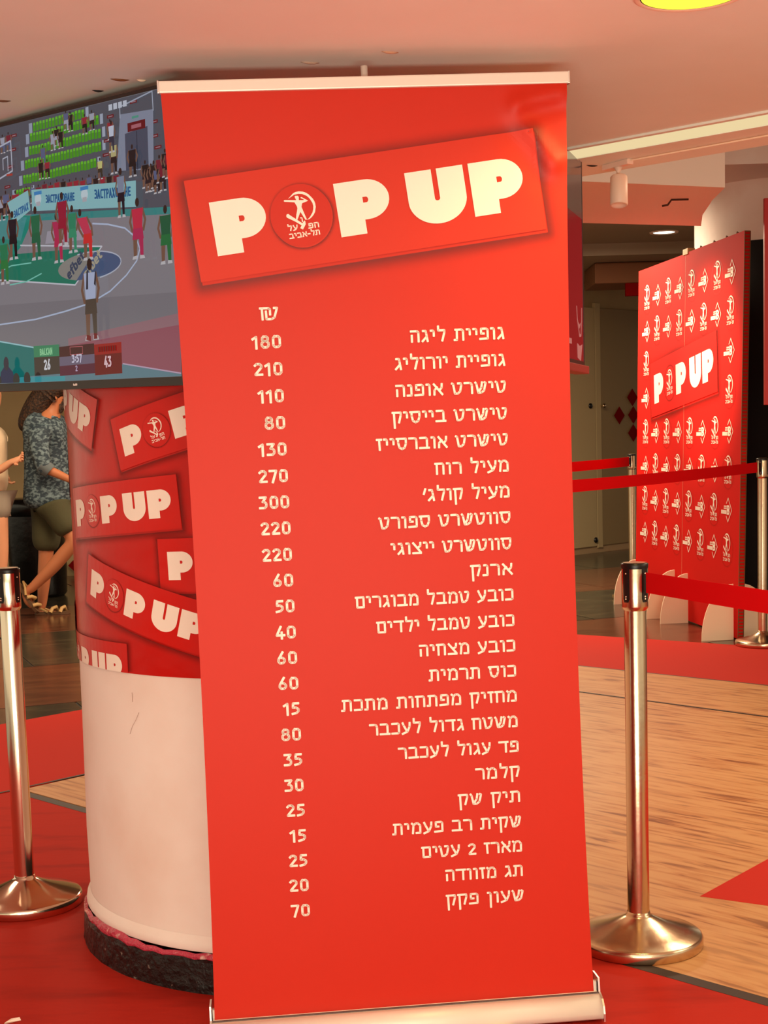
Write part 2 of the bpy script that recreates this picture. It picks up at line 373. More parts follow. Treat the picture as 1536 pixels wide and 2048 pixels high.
def print_mesh(name, shapes, mapf, m, parent, grid=None, ybounds=None, ink=None, **k):
    """shapes -> triangulated, optionally cut to a grid, mapped onto the carrying surface"""
    bm = new()
    if ink: cl = bm.loops.layers.float_color.new('ink')
    for si, sh in enumerate(shapes):
        flat = [p for l in sh for p in l]
        if ink:
            vs = [bm.verts.new((p[0], p[1], 0)) for p in flat]
            f = bm.faces.new(vs)
            for lp, v in zip(f.loops, ink[si]): lp[cl] = (v, v, v, 1)
            continue
        tris = tessellate_polygon([[Vector((p[0], p[1], 0)) for p in l] for l in sh])
        vs = [bm.verts.new((p[0], p[1], 0)) for p in flat]
        for t in tris:
            try: bm.faces.new([vs[i] for i in t])
            except ValueError: pass
    if ybounds:
        for y, nrm in ((ybounds[0], -1), (ybounds[1], 1)):
            g = bm.verts[:] + bm.edges[:] + bm.faces[:]
            bmesh.ops.bisect_plane(bm, geom=g, plane_co=(0, y, 0), plane_no=(0, nrm, 0), clear_outer=True)
    if grid:
        for ax in (0, 1):
            if not grid[ax]: continue
            cs = [v.co[ax] for v in bm.verts]
            if not cs: continue
            lo, hi = min(cs), max(cs); c = math.ceil(lo / grid[ax]) * grid[ax]
            while c < hi:
                co = [0, 0, 0]; no = [0, 0, 0]; co[ax] = c; no[ax] = 1
                bmesh.ops.bisect_plane(bm, geom=bm.verts[:] + bm.edges[:] + bm.faces[:], plane_co=co, plane_no=no)
                c += grid[ax]
    for v in bm.verts: v.co = mapf(v.co.x, v.co.y)
    bm.normal_update()
    # face the viewer of the surface
    return obj(name, bm, m, parent, **k)
def shade_ring(x0, y0, x1, y1, w, off, amt, s=1., ang=0, dx=0, dy=0, steps=8, corners=5, circle=None):
    """soft printed drop shade around a rectangle (or circle) -> shapes + ink values"""
    def outline(e):
        if circle:
            return [(circle[0] + (circle[2] + e) * math.cos(2 * PI * i / 40), circle[1] + (circle[2] + e) * math.sin(2 * PI * i / 40)) for i in range(40)]
        o = []
        cr = ((x1, y1, 0), (x0, y1, 90), (x0, y0, 180), (x1, y0, 270))
        for q, (cx, cy, a0) in enumerate(cr):
            for i in range(corners + 1):
                a = math.radians(a0 + 90 * i / corners); o.append((cx + e * math.cos(a), cy + e * math.sin(a)))
            nxt = cr[(q + 1) % 4]; a = math.radians(a0 + 90); ox, oy = e * math.cos(a), e * math.sin(a)
            nn = 60 if q % 2 == 0 else 20
            for i in range(1, nn): o.append((cx + (nxt[0] - cx) * i / nn + ox, cy + (nxt[1] - cy) * i / nn + oy))
        return o
    sh, ink = [], []
    c, sn = math.cos(ang), math.sin(ang)
    for k in range(steps):
        e0, e1 = w * k / steps, w * (k + 1) / steps
        v0, v1 = amt * (1 - k / steps) ** 1.8, amt * (1 - (k + 1) / steps) ** 1.8
        a, b = outline(e0), outline(e1); n = len(a)
        for i in range(n):
            j = (i + 1) % n; q = [a[i], a[j], b[j], b[i]]
            if (Vector(q[0]) - Vector(q[1])).length < 1e-7: q = [a[i], b[j], b[i]]; iv = (v0, v1, v1)
            else: iv = (v0, v0, v1, v1)
            if (Vector(q[-1]) - Vector(q[-2])).length < 1e-7: continue
            q = [(p[0] + off[0], p[1] + off[1]) for p in q]
            sh.append([[(s * (p[0] * c - p[1] * sn) + dx, s * (p[0] * sn + p[1] * c) + dy) for p in q]]); ink.append(iv)
    return sh, ink
H = .1095     # height of the big letters on the roll-up, card frame origin = foot of first P
def card_parts(s, ang, dx, dy):
    """the POP UP card: card rectangle, badge disc, cream lettering, shades"""
    rect = xf([[[(-.0432, -.047), (.6885, -.047), (.6885, .1603), (-.0432, .1603)]]], s, ang, dx, dy)
    disc = xf([[arc(.183, .0568, .0635, .0635, 0, 360, 39)[:-1]]], s, ang, dx, dy)
    let = [bigP(0), bigP(.2588 / H), bigU(.4085 / H), bigP(.5425 / H)]
    let = [[[(p[0] * H, p[1] * H) for p in l] for l in sh] for sh in let]
    let = xf(let, s, ang, dx, dy)
    logo = xf(xf(figure_logo(), .0635, 0, .183, .0568), s, ang, dx, dy)
    sh1 = shade_ring(-.0432, -.047, .6885, .1603, .034, (.002, -.007), .62, s, ang, dx, dy)
    sh2 = shade_ring(0, 0, 0, 0, .009, (.0022, -.0028), .6, s, ang, dx, dy, steps=4, circle=(.183, .0568, .0635))
    return rect, disc, let + logo, sh1, sh2

# ------------------------------------------------------------------ the floor
def slab_obj(name, poly, z0, z1, m, parent=None, **k):
    bm = new(); prism(bm, poly, z0, z1); return obj(name, bm, m, parent, **k)
bm = new(); box(bm, (-14, -6, -.08), (14, 24, -.006))
floor = obj('floor', bm, mat('grout', col(40, 32, 26), .7), kind='structure')
ta = math.radians(22); ex, ey = Vector((math.cos(ta), math.sin(ta))), Vector((-math.sin(ta), math.cos(ta)))
bands = [(-5, -3.5, 1), (-3.5, -2, 0), (-2, -.5, 1), (-.5, 1, 0), (1, 2.6, 1), (2.6, 4.2, 0), (4.2, 5.8, 1), (5.8, 7.44, 0), (7.44, 8.78, 1), (8.78, 10.35, 0), (10.35, 11.98, 1), (11.98, 13.6, 0), (13.6, 15.2, 1), (15.2, 17, 0)]
tile_me = {}
for bi, (d0, d1, br) in enumerate(bands):
    u = -9.0 + (bi % 2) * .8
    while u < 10:
        u1 = u + 1.9
        if 7.0 < d0 or bi < 0 or True:
            c = ex * ((u + u1) / 2) + ey * ((d0 + d1) / 2)
            px = None
            key = (round(d1 - d0, 3), br)
            if key not in tile_me:
                bm = new(); box(bm, (-.944, -(d1 - d0) / 2 + .006, -.006), (.944, (d1 - d0) / 2 - .006, 0), bevel=.0015)
                t = obj('stone_tile', bm, M_stone_b if br else M_stone_g, floor); tile_me[key] = t.data
            else:
                t = bpy.data.objects.new('stone_tile', tile_me[key]); ROOT.objects.link(t); t.parent = floor
            t.location = (c.x, c.y, 0); t.rotation_euler = (0, 0, ta)
        u = u1
# court-like vinyl sheets
far_c = (.867, 9.57)
wl = (-1.415, 5.49); wt = (1.06, 8.05)
d1 = (-.698, -.716)
red_far = [(-1.818 - 5.2, 6.817 - 5.33), far_c, (2.233 + 4.0, 8.533 - 3.03), (1.9 + 4.0, 7.26 - 3.75), wt, wl, (wl[0] - 5.2, wl[1] - 5.38)]
slab_obj('red_floor_sheet', red_far, 0, .0025, M_vinyl2, label='plain red floor sheet forming the border band behind the wood-print area', cat='floor sheet')
near = [(wl[0] - .02 - 5.2, wl[1] - .02 - 5.38), (wl[0] - .012, wl[1] - .03), (.66, 3.368), (2.2, 1.78), (3.4, .52), (3.4, .3), (-6.6, .3)]
slab_obj('red_floor_sheet', near, 0, .0025, M_vinyl, label='scuffed red floor sheet in the foreground under the roll-up banner', cat='floor sheet')
woodA = [wl, (wl[0] + .60, wl[1] + .62), (1.689 + .02, 6.456 - .02), (.956, 7.217)]
def along(p, d, t): return (p[0] + d[0] * t, p[1] + d[1] * t)
dn = (.70, -.714)
s0 = (.62, 7.59)          # seam start on the left edge
w_far = [s0, wt, (1.9 + 4.0, 7.26 - 3.75), (1.689 + 4.0, 6.456 - 4.13)]
w_main = [(wl[0] + .022, wl[1] - .022 + .02), (s0[0] - .012, s0[1] - .012), (1.689 + 3.985, 6.456 - 4.15), (4.3, -.22), (2.23, 1.86), (.685, 3.395)]
wood = empty('wood_print_floor_sheet', (0, 0, 0), label='wood-grain printed floor sheet beside the right stanchion, like a court', cat='floor sheet')
slab_obj('sheet_panel', w_far, 0, .003, M_wood, wood, label='narrow far strip of the wood print')
slab_obj('sheet_panel', w_main, 0, .003, M_wood, wood, label='wide near field of the wood print')
def strip(name, a, b, w, z0, z1, m, parent=None, **k):
    a = Vector(a); b = Vector(b); d = (b - a).normalized(); n = Vector((-d.y, d.x)) * w / 2
    return slab_obj(name, [tuple(a + n), tuple(a - n), tuple(b - n), tuple(b + n)], z0, z1, m, parent, **k)
strip('edge_strip', (wl[0] - .008, wl[1] - .012), (.672, 3.380), .040, 0, .0032, M_edge, wood)
strip('edge_strip', (.672, 3.380), (3.4, .6), .040, 0, .0032, M_edge, wood)
strip('edge_strip', along(wl, d1, 3.5), wt, .014, .0005, .0034, M_edge, wood)
strip('edge_strip', wt, (5.9, 3.51), .014, .0005, .0034, M_edge, wood)
strip('edge_strip', s0, (5.67, 2.33), .014, .0005, .0034, M_edge, wood)
slab_obj('red_floor_marking', [(.851, 3.976), (2.4, 5.85), (4.2, 4.2), (2.9, 2.75)], .003, .0038, M_vinyl2, label='solid red wedge printed on the wood floor at the right edge', cat='floor marking')

# ------------------------------------------------------------------ ceilings
cA, cB = ground(1271, 335, ZC), ground(1536, 290, ZC)
dc = (cB - cA).normalized()
eL = cA - dc * 9; eR = cB + dc * 4
bm = new(); prism(bm, [(-9, -5), (9, -5), (eR.x, eR.y), (eL.x, eL.y)], ZC, 2.40)
ceiling = obj('ceiling', bm, M_ceil, kind='structure')
sA, sB = ground(1170, 363, 2.5), ground(1450, 375, 2.5)
ds = (sB - sA).normalized(); sL = sA - ds * 9
e1, e2, e3 = ground(1425, 400, 2.5), ground(1405, 430, 2.5), ground(1402, 452, 2.5)
bk = ground(1170, 446, 2.5); bl = bk - (e3 - bk).normalized() * 9
bm = new(); prism(bm, [(p.x, p.y) for p in (sL, sA, sB, e1, e2, e3, bk, bl)], 2.5, 2.9)
obj('ceiling', bm, M_ceil2, kind='structure')
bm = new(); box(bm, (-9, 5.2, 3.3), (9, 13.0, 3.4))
obj('ceiling', bm, mat('rear_ceiling_tan_paint', col(196, 160, 132), .7), kind='structure')  # one even tan colour over the high rear ceiling
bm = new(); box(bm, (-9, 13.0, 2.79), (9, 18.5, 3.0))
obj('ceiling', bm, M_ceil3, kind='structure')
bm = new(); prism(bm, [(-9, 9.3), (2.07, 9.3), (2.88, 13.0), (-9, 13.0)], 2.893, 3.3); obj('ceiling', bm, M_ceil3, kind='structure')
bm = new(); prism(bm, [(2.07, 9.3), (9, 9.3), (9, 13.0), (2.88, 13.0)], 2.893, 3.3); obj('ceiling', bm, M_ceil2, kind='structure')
bm = new(); box(bm, (-9, 9.27, 2.89), (9, 9.3, 3.3)); obj('trim_2', bm, M_white, kind='structure')
# flakes and holes in the near ceiling
for x, y, c, s in ((240, 159, col(120, 66, 30), .022), (196, 181, col(20, 12, 10), .014), (5, 201, col(110, 70, 50), .02), (283, 160, col(240, 206, 180), .012), (1184, 331, col(20, 12, 8), .02), (620, 125, col(190, 150, 130), .022), (780, 104, col(205, 150, 120), .02)):
    p = ground(x, y, ZC); bm = new()
    lathe(bm, [(0, -.004), (s * .5, -.003), (s, 0), (0, 0)], 9, Matrix.Translation(p) @ Matrix.Rotation(.4, 4, 'Z') @ Matrix.Diagonal((1, .3, 1, 1)))
    obj('paint_flake', bm, mat('flake', c, .7), ceiling)
p = ground(1424, 308, ZC)
# linear lamp
l0, l1, l2, l3 = ground(1170, 290, ZC), ground(1536, 222, ZC), ground(1536, 250, ZC), ground(1170, 312, ZC)
t0 = (l1 - l0).normalized()
lamp = empty('linear_ceiling_light', (l0.x, l0.y, ZC), label='long warm linear light strip set flush in the ceiling at the right', cat='light')
def rel(p): return (p.x - l0.x, p.y - l0.y)
bm = new(); prism(bm, [rel(l0 - t0 * .5), rel(l1 + t0 * 1.5), rel(l2 + t0 * 1.5), rel(l3 - t0 * .5)], -.004, .02); obj('diffuser', bm, M_linear, lamp)
n0 = Vector((-t0.y, t0.x, 0)) * .01
for a in (l0, l3):
    q = a - t0 * .5; r = a + (l1 - l0 if a is l0 else l2 - l3) + t0 * 1.5
    bm = new(); prism(bm, [rel(q - n0), rel(r - n0), rel(r + n0), rel(q + n0)], -.006, 0); obj('trim_edge', bm, M_ceil, lamp)
# thin batten and track spotlight
a, b = ground(1262, 317, ZC), ground(1536, 267, ZC)
bm = new(); tube(bm, [Vector((a.x, a.y, ZC - .005)), Vector((b.x, b.y, ZC - .005)) + (b - a).normalized() * .8], .0025, 6)
tag(obj('ceiling_cable', bm, mat('pale_cable', col(250, 214, 180), .5)), 'thin pale cable running along the ceiling from the track spotlight', 'cable')
a, b = ground(1209, 331, ZC), ground(1261, 317, ZC)
c = (a + b) / 2
M_fix = mat('white_fixture', col(250, 218, 196), .45)
tr = empty('track_spotlight', (c.x, c.y, ZC), math.atan2(b.y - a.y, b.x - a.x), label='white cylindrical track spotlight hanging under the right ceiling', cat='light')
L_ = (b - a).length / 2
bm = new(); box(bm, (-L_, -.012, -.016), (L_, .012, 0), bevel=.003); obj('track', bm, M_fix, tr)
bm = new(); lathe(bm, [(0, -.046), (.005, -.046), (.006, -.03), (.014, -.016), (0, -.016)], 14, Matrix.Translation((.004, 0, 0))); obj('stem', bm, M_fix, tr, smooth=True)
MM = Matrix.Translation((.006, 0, -.042)) @ Matrix.Rotation(math.radians(-9), 4, 'Y') @ Matrix.Diagonal((.92, .92, .92, 1)) @ Matrix.Rotation(math.radians(-8), 4, 'X')
bm = new(); lathe(bm, [(0, 0), (.024, 0), (.0275, -.004), (.0285, -.094), (.024, -.098), (.022, -.09), (0, -.088)], 28, MM); obj('lamp_head', bm, M_fix, tr)
bm = new(); lathe(bm, [(0, .004), (.003, .004), (.003, -.001)], 8, MM @ Matrix.Translation((.003, -.012, 0))); obj('screw', bm, M_blackpl, tr)
# round yellow downlight
_d = ground(1382, -14, ZC)
dl = empty('recessed_downlight', (_d.x, _d.y, ZC), label='round yellow downlight at the top edge above the banner', cat='light')
bm = new(); lathe(bm, [(.092, 0), (.104, 0), (.104, -.004), (.098, -.007), (.092, -.004)], 48); obj('rim', bm, M_fix, dl)
bm = new(); lathe(bm, [(0, -.004), (.09, -.004), (.09, 0)], 40); obj('lens', bm, M_lampyellow, dl)
dl = empty('recessed_downlight', (2.385, 12.35, 2.893), label='small bright white downlight in the dark ceiling above the photo backdrop', cat='light')
bm = new(); lathe(bm, [(.09, 0), (.12, 0), (.115, -.012), (.09, -.008)], 32); obj('rim', bm, M_fix, dl)
bm = new(); lathe(bm, [(0, -.004), (.09, -.004), (.09, 0)], 32); obj('lens', bm, M_farlamp, dl)
# hook under the soffit
p = ground(1343, 398, 2.5); hk = new(); tube(hk, [p + Vector((.09, 0, -.004)), p + Vector((0, 0, -.004)), p + Vector((-.02, 0, -.03)), p + Vector((-.05, 0, -.035))], .006, 6)
tag(obj('ceiling_hook', hk, mat('rusty_wire', col(70, 36, 18), .6)), 'small rusty wire hook under the pale soffit by the track spotlight', 'hook')

# ------------------------------------------------------------------ back walls
wA, wB = Vector((1.097, 14.42, 0)), Vector((2.75, 16.04, 0)); wd = (wB - wA).normalized(); wn = Vector((wd.y, -wd.x, 0))
wC = wA + wd * 6
bm = new(); prism(bm, [(wA.x, wA.y), (wC.x, wC.y), (wC.x, wC.y + .2), (wA.x, wA.y + .2)], 0, 2.9); obj('wall_right', bm, M_wall, kind='structure')
bm = new(); prism(bm, [(-9, 14.8), (wA.x, wA.y), (wA.x, wA.y + .2), (-9, 15.0)], 0, 2.9); obj('wall_left', bm, M_wall, kind='structure')
def wpt(x, y): return onplane(x, y, wA, wn)
def wall_frame(x, y):
    p = wpt(x, y); return frame(p, wd, -wn, (0, 0, 1)), p
bm = new(); M_ = frame(wA, wd, -wn, (0, 0, 1)); box(bm, (0, -.02, 0), (6, 0, .07), M_); obj('baseboard_right', bm, mat('pale_skirting', col(170, 140, 104), .5), kind='structure')
bm = new(); box(bm, (-9, 14.42, 0), (1.0, 14.46, .09)); 
bm.free()
bm = new(); box(bm, (8.0, 2.0, 0), (8.2, 18.5, 3.4)); obj('wall_side', bm, M_white, kind='structure')
# door leaves on the right wall
u = lambda x: (wpt(x, 900) - wA).dot(wd)
M_leaf = mat('door_paint', col(186, 164, 122), .5); M_leaf2 = mat('door_paint_dark', col(146, 122, 84), .5)
dr = obj('door_1', (lambda b: box(b, (u(1120), -.035, .07), (u(1187), 0, 2.55), M_, bevel=.004))(new()), M_leaf, kind='structure')
bm = new(); box(bm, (u(1188), -.037, .05), (u(1198), 0, 2.6), M_, bevel=.004); obj('trim_1', bm, M_leaf, kind='structure')
dr2 = obj('door_2', (lambda b: box(b, (u(1199), -.03, .07), (u(1199) + 1.6, 0, 2.55), M_, bevel=.004))(new()), M_leaf2, kind='structure')
for x, y, r in ((1175, 812, .028), (1186, 1080, .03)):
    p = wpt(x, y); bm = new(); lathe(bm, [(0, .055), (r * .6, .055), (r, .045), (r, 0)], 16, frame(p, wd, (0, 0, 1), wn)); obj('door_lock', bm, M_blackpl, dr)
p = wpt(1197, 812); bm = new(); lathe(bm, [(0, .09), (.02, .085), (.026, .07), (.012, .05), (.012, 0)], 16, frame(p, wd, (0, 0, 1), wn)); obj('door_knob', bm, M_steel, dr2)
M_dia = mat('dark_red_sticker', col(120, 8, 8), .9, spec=.05)
for k, (x, y, lab) in enumerate(((1259, 795, 'topmost dark red diamond sticker on the back wall'), (1233, 831, 'leftmost dark red diamond sticker on the back wall'), (1261, 830, 'dark red diamond sticker in the middle of the wall group'), (1261, 866, 'lowest dark red diamond sticker on the back wall'))):
    p = wpt(x, y) + wn * .036; s = .093
    bm = new(); prism(bm, [(-s, 0), (0, -s), (s, 0), (0, s)], 0, .004, frame(p, wd, (0, 0, 1), wn))
    tag(obj('diamond_sticker', bm, M_dia), lab, 'sticker', 'diamond stickers on the back wall')
p = at(146, 1128, 14.55); bm = new(); box(bm, (p.x - .02, 14.50, p.z - .035), (p.x + .30, 14.53, p.z + .035), None)
bmesh.ops.rotate(bm, verts=bm.verts, cent=p, matrix=Matrix.Rotation(math.radians(45), 3, 'Y'))
tag(obj('wall_stripe', bm, M_dia), 'short dark red slanted stripe low on the left back wall', 'sticker')
# brown bulkhead
a, b = at(1190, 516, 13.5), at(1190, 567, 13.5)
bm = new(); box(bm, (a.x, 13.52, b.z), (a.x + 2.4, 14.2, min(a.z, 2.785)), bevel=.01)
tag(obj('bulkhead', bm, M_brownbox), 'dark brown boxed bulkhead under the ceiling behind the photo backdrop', 'bulkhead')
a, b = at(1257, 567, 13.4), at(1285, 588, 13.4)
bm = new(); box(bm, (a.x, 13.54, b.z), (b.x + .2, 13.60, at(1190, 567, 13.5).z), bevel=.002)
tag(obj('small_sign', bm, M_dia), 'small dark red sign under the brown bulkhead', 'sign')

# ------------------------------------------------------------------ main column with the printed wrap
CC = Vector((-.23, 3.92, 0)); RB = .58
colm = empty('column', CC, kind='structure')
bm = new(); lathe(bm, [(RB + .0, .10), (RB + .003, .30), (RB, .6), (RB - .001, ZC)], 96); obj('shaft', bm, M_white, colm, smooth=True)
prof = []; bm = new(); seg = 120
rings = []
random.seed(3)
top = [.083 + .004 * random.uniform(-1, 1) for _ in range(seg)]
for zf, r in ((0, .604), (.25, .603), (.8, .599), (1.0, .596)):
    rings.append([bm.verts.new(((r + .0015 * random.uniform(-1, 1)) * math.cos(2 * PI * i / seg), (r + .0015 * random.uniform(-1, 1)) * math.sin(2 * PI * i / seg), top[i] * zf)) for i in range(seg)])
for A_, B_ in zip(rings, rings[1:]):
    for i in range(seg): bm.faces.new([A_[i], A_[(i + 1) % seg], B_[(i + 1) % seg], B_[i]])
obj('skirting', bm, M_skirt, colm)
bm = new(); rings = []
for zf, r in ((0, .597), (.4, .6005), (1, .590)):
    rings.append([bm.verts.new((r * math.cos(2 * PI * i / seg), r * math.sin(2 * PI * i / seg), top[i] - .002 + zf * (.015 + .008 * math.sin(i * .37) * math.sin(i * .11)))) for i in range(seg)])
for A_, B_ in zip(rings, rings[1:]):
    for i in range(seg): bm.faces.new([A_[i], A_[(i + 1) % seg], B_[(i + 1) % seg], B_[i]])
obj('paint_line', bm, M_pink, colm, smooth=True)
bm = new(); lathe(bm, [(.588, .098), (.592, .105), (.590, .118), (.581, .135)], 96); obj('plaster_lip', bm, M_white, colm, smooth=True)
def cyl(u, z, off=0.):
    a = u / RB; r = RB + off
    return Vector((math.sin(a) * r, -math.cos(a) * r, z))
def cmap(off): return lambda u, z: cyl(u, z, off)
ZB = .752
bm = new(); n = 110; prv = None
zs = [ZB, .9, 1.1, 1.3, 1.42, 1.6, 1.9, 2.08]
gridv = [[bm.verts.new(cyl(-1.75 + 3.5 * i / n, z, .0022 + (.0010 * math.sin(i * 1.7 + z * 9) if 0 < k < 7 else 0))) for i in range(n + 1)] for k, z in enumerate(zs)]
for A_, B_ in zip(gridv, gridv[1:]):
    for i in range(n): bm.faces.new([A_[i], A_[i + 1], B_[i + 1], B_[i]])
wrap = obj('printed_wrap', bm, M_wrapred, colm, smooth=True)
M_cardred = mat('wrap_card_red', col(208, 22, 13), .28, spec=.35, bump=(8, .3))
cards = [  # (u of first P foot, z, angle, scale)
    (-.6475, 1.0955, .0800, .60), (-.3915, 1.2672, .245, .60), (-.573, .9325, -.255, .60), (-.910, 1.4415, -.32, .60),
    (-.2756 + .0, .9800 + .0, .03, .60), (-.832, .727, 0, .60), (-.10, 1.50, .06, .6), (.32, 1.05, .2, .6), (.1, .82, -.08, .6), (-1.25, 1.15, .1, .6), (-1.2, .85, -.15, .6), (-1.2, 1.5, .05, .6), (.5, 1.5, -.2, .6), (.5, .8, .1, .6)]
vis = [4, 5, 1, 0, 2, 3, 6, 7, 8, 9, 10, 11, 12, 13]
for lev, ci in enumerate(vis):
    u0, z0, an, s = cards[ci]
    rect, disc, let, s1, s2 = card_parts(s, an, u0, z0)
    yb = (ZB + .0005, 2.09); base = .0036 + .0006 * lev * (1 if lev < 6 else .3)
    G = (.02, None)
    def above(sr):
        k = [i for i, q in enumerate(sr[0]) if min(p[1] for p in q[0]) > ZB]
        return [sr[0][i] for i in k], [sr[1][i] for i in k]
    s1 = above(s1); s2 = above(s2)
    if s1[0]: print_mesh('card_shade', s1[0], cmap(base), M_shade, wrap, ink=s1[1])
    print_mesh('printed_card', rect, cmap(base + .0003), M_cardred, wrap, G, yb)
    if ci < 6 and s2[0]: print_mesh('badge_shade', s2[0], cmap(base + .0005), M_shade, wrap, ink=s2[1])
    print_mesh('badge_disc', disc, cmap(base + .0007), M_cardred, wrap, G, yb)
    print_mesh('card_lettering', let, cmap(base + .0010), M_ink, wrap, G, yb)

# hairline cracks in the plaster
M_crack = mat('hairline_crack', col(176, 140, 122), .7)
def cyl_px(x, y, r=RB):
    d = ray(x, y); a = d.x ** 2 + d.y ** 2; b = -2 * (d.x * CC.x + d.y * CC.y); c = CC.x ** 2 + CC.y ** 2 - r * r
    t = (-b - math.sqrt(max(b * b - 4 * a * c, 0))) / 2 / a; return CAM + d * t - CC
bm = new()
for line in (((278, 1425), (272, 1440), (265, 1452), (260, 1468)), ((264, 1385), (265, 1404))):
    pts = [cyl_px(x, y, RB + .003) for x, y in line]
    tube(bm, pts, .0004, 5)
obj('hairline_cracks', bm, M_crack, colm, kind='stuff')

# ------------------------------------------------------------------ roll-up banner
yaw, tilt = .0845, .0152; O = Vector((.0222, 3.1302, .0498))
bx = Vector((math.cos(yaw) * math.cos(tilt), math.sin(yaw) * math.cos(tilt), math.sin(tilt)))
bz = Vector((-math.cos(yaw) * math.sin(tilt), -math.sin(yaw) * math.sin(tilt), math.cos(tilt)))
by = bx.cross(bz) * -1      # away from viewer
ban = empty('rollup_banner', (O.x, O.y, 0), label='tall red POP UP roll-up banner with a Hebrew price list in the centre', cat='banner')
MB_ = Matrix.Translation((0, 0, O.z)) @ frame((0, 0, 0), bx, by, bz)
def crease(x, z):
    d = 0.
    def ridge(ax, az, bx_, bz_, w, h):
        vx, vz = bx_ - ax, bz_ - az; L2 = vx * vx + vz * vz
        t = max(0, min(1, ((x - ax) * vx + (z - az) * vz) / L2)); qx, qz = ax + vx * t - x, az + vz * t - z
        return h * math.exp(-(qx * qx + qz * qz) / (w * w))
    d += ridge(.315, 1.925, .405, 1.94, .02, .009) - ridge(.325, 1.898, .40, 1.915, .018, .006)
    d += ridge(.312, 1.905, .385, 1.80, .022, .009) - ridge(.30, 1.86, .36, 1.765, .03, .003)
    d += ridge(.385, 1.80, .42, 1.82, .02, .003)
    d += .0015 * math.sin(x * 7 + 1) * math.sin(z * 2.1)
    return d
def bmap(off): return lambda x, z: MB_ @ Vector((x, -(crease(x, z) + off), z))
bm = new(); nx, nz = 90, 190; g = []
for j in range(nz + 1):
    tz = j / nz; z = -.004 + (1.962 + .004) * tz
    hw = .4195 - .0135 * math.sin(PI * min(1, tz)) ** .8
    g.append([bm.verts.new(bmap(0)(-hw + 2 * hw * i / nx, z)) for i in range(nx + 1)])
for A_, B_ in zip(g, g[1:]):
    for i in range(nx): bm.faces.new([A_[i], A_[i + 1], B_[i + 1], B_[i]])
fab = obj('printed_panel', bm, M_ban, ban, smooth=True)
an = math.atan2(.0852, .7276)
rect, disc, let, s1, s2 = card_parts(1., an, -.3215, 1.6315)
G = (.02, .02)
print_mesh('card_shade', s1[0], bmap(.0012), M_shade, fab, ink=s1[1])
print_mesh('printed_card', rect, bmap(.0019), mat('banner_card_red', col(208, 47, 23), .5, spec=.3), fab, (.01, .01))
print_mesh('badge_shade', s2[0], bmap(.0022), M_shade, fab, ink=s2[1])
print_mesh('badge_disc', disc, bmap(.0025), M_ban, fab, G)
print_mesh('card_lettering', let, bmap(.0030), M_ink, fab, G)
rows = [("180", -.261, 1.440, "גופיית ליגה", .070), ("210", -.260, 1.384, "גופיית יורוליג", .035), ("110", -.254, 1.328, "טישרט אופנה", .034), ("80", -.244, 1.272, "טישרט בייסיק", .025), ("130", -.259, 1.217, "טישרט אוברסייז", -.011), ("270", -.262, 1.161, "מעיל רוח", .111), ("300", -.264, 1.106, "מעיל קולג'", .083), ("220", -.263, 1.051, "סווטשרט ספורט", -.013), ("220", -.263, .995, "סווטשרט ייצוגי", .010), ("60", -.244, .940, "ארנק", .179), ("50", -.241, .885, "כובע טמבל מבוגרים", -.071), ("40", -.244, .829, "כובע טמבל ילדים", -.028), ("60", -.244, .774, "כובע מצחיה", .061), ("60", -.244, .719, "כוס תרמית", .080), ("15", -.235, .664, "מחזיק מפתחות מתכת", -.111), ("80", -.243, .608, "משטח גדול לעכבר", -.053), ("35", -.240, .553, "פד עגול לעכבר", .007), ("30", -.241, .497, "קלמר", .173), ("25", -.240, .442, "תיק שק", .133), ("15", -.235, .386, "שקית רב פעמית", -.013), ("25", -.240, .331, "מארז 2 עטים", .048), ("20", -.242, .276, "תג מזוודה", .098), ("70", -.241, .220, "שעון פקק", .098)]
sh = [[q] for q in text('₪', -.243, -.204, 1.4975, .0275, .17)]
print_mesh('currency_sign', sh, bmap(.0012), M_ink, fab)
for num, nx0, z, name_, tx0 in rows:
    print_mesh('price', [[q] for q in text(num, nx0, -.2015, z, .0268, .190, rtl=False)], bmap(.0012), M_ink, fab)
    print_mesh('item_name', [[q] for q in text(name_, tx0, .2685, z, .0258, .178)], bmap(.0012), M_ink, fab)
bm = new(); box(bm, (-.4235, -.008, 1.9605), (.4245, .008, 1.9845), MB_, bevel=.0025); rail = obj('top_rail', bm, M_alu_b, ban)
for s in (-1, 1):
    bm = new(); box(bm, (.4238 * s - .002, -.009, 1.9598), (.4238 * s + .002, .009, 1.9852), MB_, bevel=.001); obj('end_cap', bm, M_alu, rail)
bm = new(); tube(bm, [MB_ @ Vector((.0, .022, .0)), MB_ @ Vector((.0, .022, 1.985))], .0065, 16); obj('support_pole', bm, M_alu, ban)
bm = new(); tube(bm, [MB_ @ Vector((.0, .022, 1.95)), MB_ @ Vector((.0, .022, 2.011))], .0072, 16); obj('pole_clip', bm, M_alu_b, ban)
